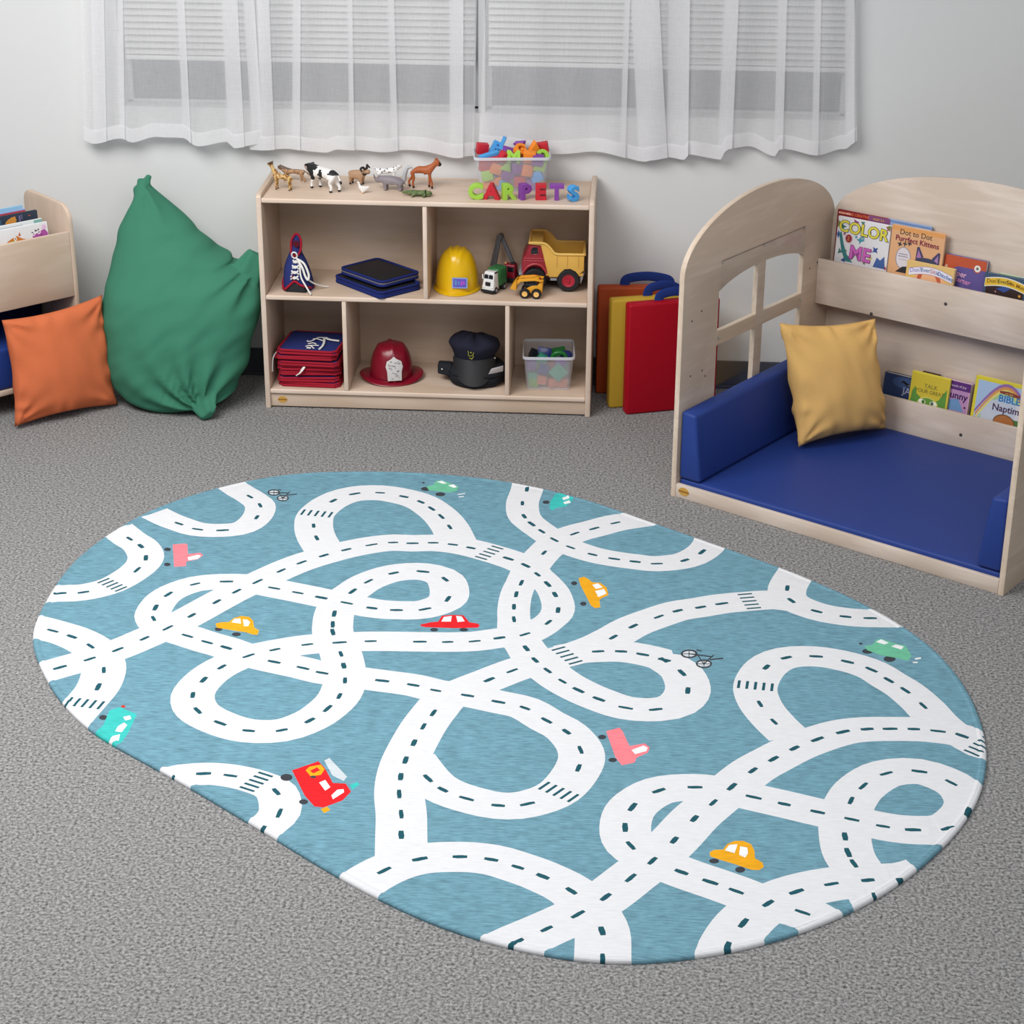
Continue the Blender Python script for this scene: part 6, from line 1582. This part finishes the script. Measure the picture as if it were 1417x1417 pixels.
book('picture_book', 'purple book ending in the letters unny, right of the bright yellow book', ledge(0.556, 0.903, LZL), 0.120, 0.198, 0.022, (186, 140, 186), [('r', -0.06, 0.168, 0.06, 0.198, (92, 46, 118)), ('p', [(-0.01, 0.132), (0.02, 0.138), (0.044, 0.095), (-0.03, 0.095)], (110, 150, 196)), ('c', 0.047, 0.112, 0.004, 0.004, (90, 40, 60)), ('r', 0.056, 0.0, 0.06, 0.168, (210, 170, 190))], GL, lean=7, spine=(92, 46, 118),
     texts=[('Bunny', 0.010, 0.148, 0.034, (62, 30, 84), 0.02, -2), ('a book of joy', 0.012, 0.182, 0.012, (224, 200, 226), 0.006, 0)])
book('picture_book', 'large yellow edged book with a rainbow and Naptime title, lower ledge', ledge(0.748, 0.888, LZL), 0.230, 0.240, 0.012, (222, 208, 60),
     [('r', -0.104, 0.004, 0.115, 0.228, (172, 196, 226)), ('a', -0.104, 0.112, 0.110, 0.112, 0.012, (150, 110, 170)), ('a', -0.100, 0.108, 0.100, 0.112, 0.012, (220, 150, 90)), ('a', -0.096, 0.104, 0.090, 0.112, 0.012, (230, 214, 120)), ('a', -0.090, 0.098, 0.08, 0.112, 0.012, (170, 206, 150)), ('p', [(-0.080, 0.02), (-0.078, 0.12), (-0.05, 0.165), (0.0, 0.182), (0.05, 0.165), (0.09, 0.10), (0.09, 0.02)], (198, 206, 220)), ('r', 0.044, 0.100, 0.115, 0.172, (220, 216, 222)), ('r', 0.030, 0.09, 0.115, 0.116, (84, 124, 66)), ('c', 0.008, 0.098, 0.040, 0.030, (90, 60, 34)), ('c', 0.008, 0.096, 0.038, 0.029, (176, 112, 62)), ('p', [(-0.022, 0.206), (-0.022, 0.198), (0.05, 0.192), (0.052, 0.202), (0.01, 0.209)], (140, 66, 54))], GL, lean=7, spine=(198, 186, 50),
     texts=[('BIBLE', 0.016, 0.180, 0.034, (52, 130, 190), 0.02, 0), ('Naptime', 0.016, 0.146, 0.033, (78, 44, 84), 0.012, 0), ('my little', 0.014, 0.2005, 0.009, (226, 190, 110), 0.004, -3)])
# books in the bench bin at the left
def bench(x, y, z=0.4145, yaw=0.0): return BM_ @ TM((x, y, z), 0, 0, math.radians(yaw))
GB = 'picture books in the bin of the book bench'
book('picture_book', 'white book with a purple owl and a green bug, foremost in the bench bin', bench(-0.182, 0.048), 0.262, 0.262, 0.010, (230, 231, 234),
     [('p', [(0.066, 0.205), (0.068, 0.222), (0.082, 0.226), (0.096, 0.232), (0.118, 0.238), (0.129, 0.222), (0.129, 0.205)], (172, 84, 164)), ('p', [(0.104, 0.238), (0.112, 0.254), (0.122, 0.252), (0.128, 0.240)], (226, 190, 222)), ('p', [(0.068, 0.228), (0.064, 0.236), (0.076, 0.232)], (44, 36, 44)), ('p', [(0.078, 0.234), (0.080, 0.242), (0.090, 0.236)], (44, 36, 44)), ('p', [(0.088, 0.238), (0.094, 0.244), (0.097, 0.237)], (44, 36, 44)), ('c', 0.073, 0.226, 0.006, 0.006, (240, 236, 240)), ('c', 0.094, 0.230, 0.007, 0.007, (240, 236, 240)), ('c', 0.073, 0.226, 0.0025, 0.0025, (120, 60, 120)), ('c', 0.094, 0.230, 0.003, 0.003, (120, 60, 120)), ('p', [(0.100, 0.218), (0.103, 0.222), (0.106, 0.216)], (60, 30, 60)),
      ('p', [(-0.030, 0.205), (-0.034, 0.216), (-0.022, 0.222), (-0.012, 0.226), (0.006, 0.232), (0.024, 0.220), (0.046, 0.212), (0.048, 0.205)], (206, 122, 56)), ('p', [(-0.018, 0.205), (-0.02, 0.216), (0.0, 0.216), (0.004, 0.205)], (160, 184, 60)), ('c', -0.001, 0.222, 0.006, 0.008, (232, 232, 220)), ('c', -0.001, 0.222, 0.002, 0.003, (60, 60, 50)), ('p', [(0.012, 0.23), (0.018, 0.244), (0.022, 0.230)], (190, 90, 50))], GB, lean=5)
book('picture_book', 'white book with a teal corner behind the foremost book in the bench bin', bench(-0.185, 0.075), 0.255, 0.270, 0.008, (226, 230, 232), [('r', 0.094, 0.25, 0.127, 0.268, (130, 180, 172)), ('r', -0.10, 0.258, 0.05, 0.261, (190, 194, 200))], GB, lean=4)
book('picture_book', 'dark slate book with orange figures in the middle of the bench bin', bench(-0.178, 0.110), 0.25, 0.292, 0.012, (48, 60, 76), [('p', [(0.0, 0.250), (-0.006, 0.266), (0.006, 0.276), (0.022, 0.282), (0.036, 0.284), (0.040, 0.268), (0.030, 0.256)], (206, 142, 62)), ('r', 0.050, 0.262, 0.056, 0.284, (120, 110, 150)), ('r', 0.060, 0.268, 0.064, 0.286, (110, 100, 140)), ('r', 0.088, 0.276, 0.096, 0.279, (200, 90, 80)), ('r', -0.10, 0.25, -0.02, 0.28, (60, 92, 120))], GB, lean=5)
book('picture_book', 'red book with pale blue edges towards the back of the bench bin', bench(-0.192, 0.172), 0.25, 0.286, 0.012, (146, 170, 214), [('r', -0.124, 0.262, 0.124, 0.282, (190, 62, 76))], GB, lean=5)
book('picture_book', 'pale blue book hindmost in the bench bin', bench(-0.186, 0.205), 0.248, 0.292, 0.010, (150, 196, 226), [('r', -0.12, 0.27, 0.12, 0.274, (190, 214, 232))], GB, lean=4)
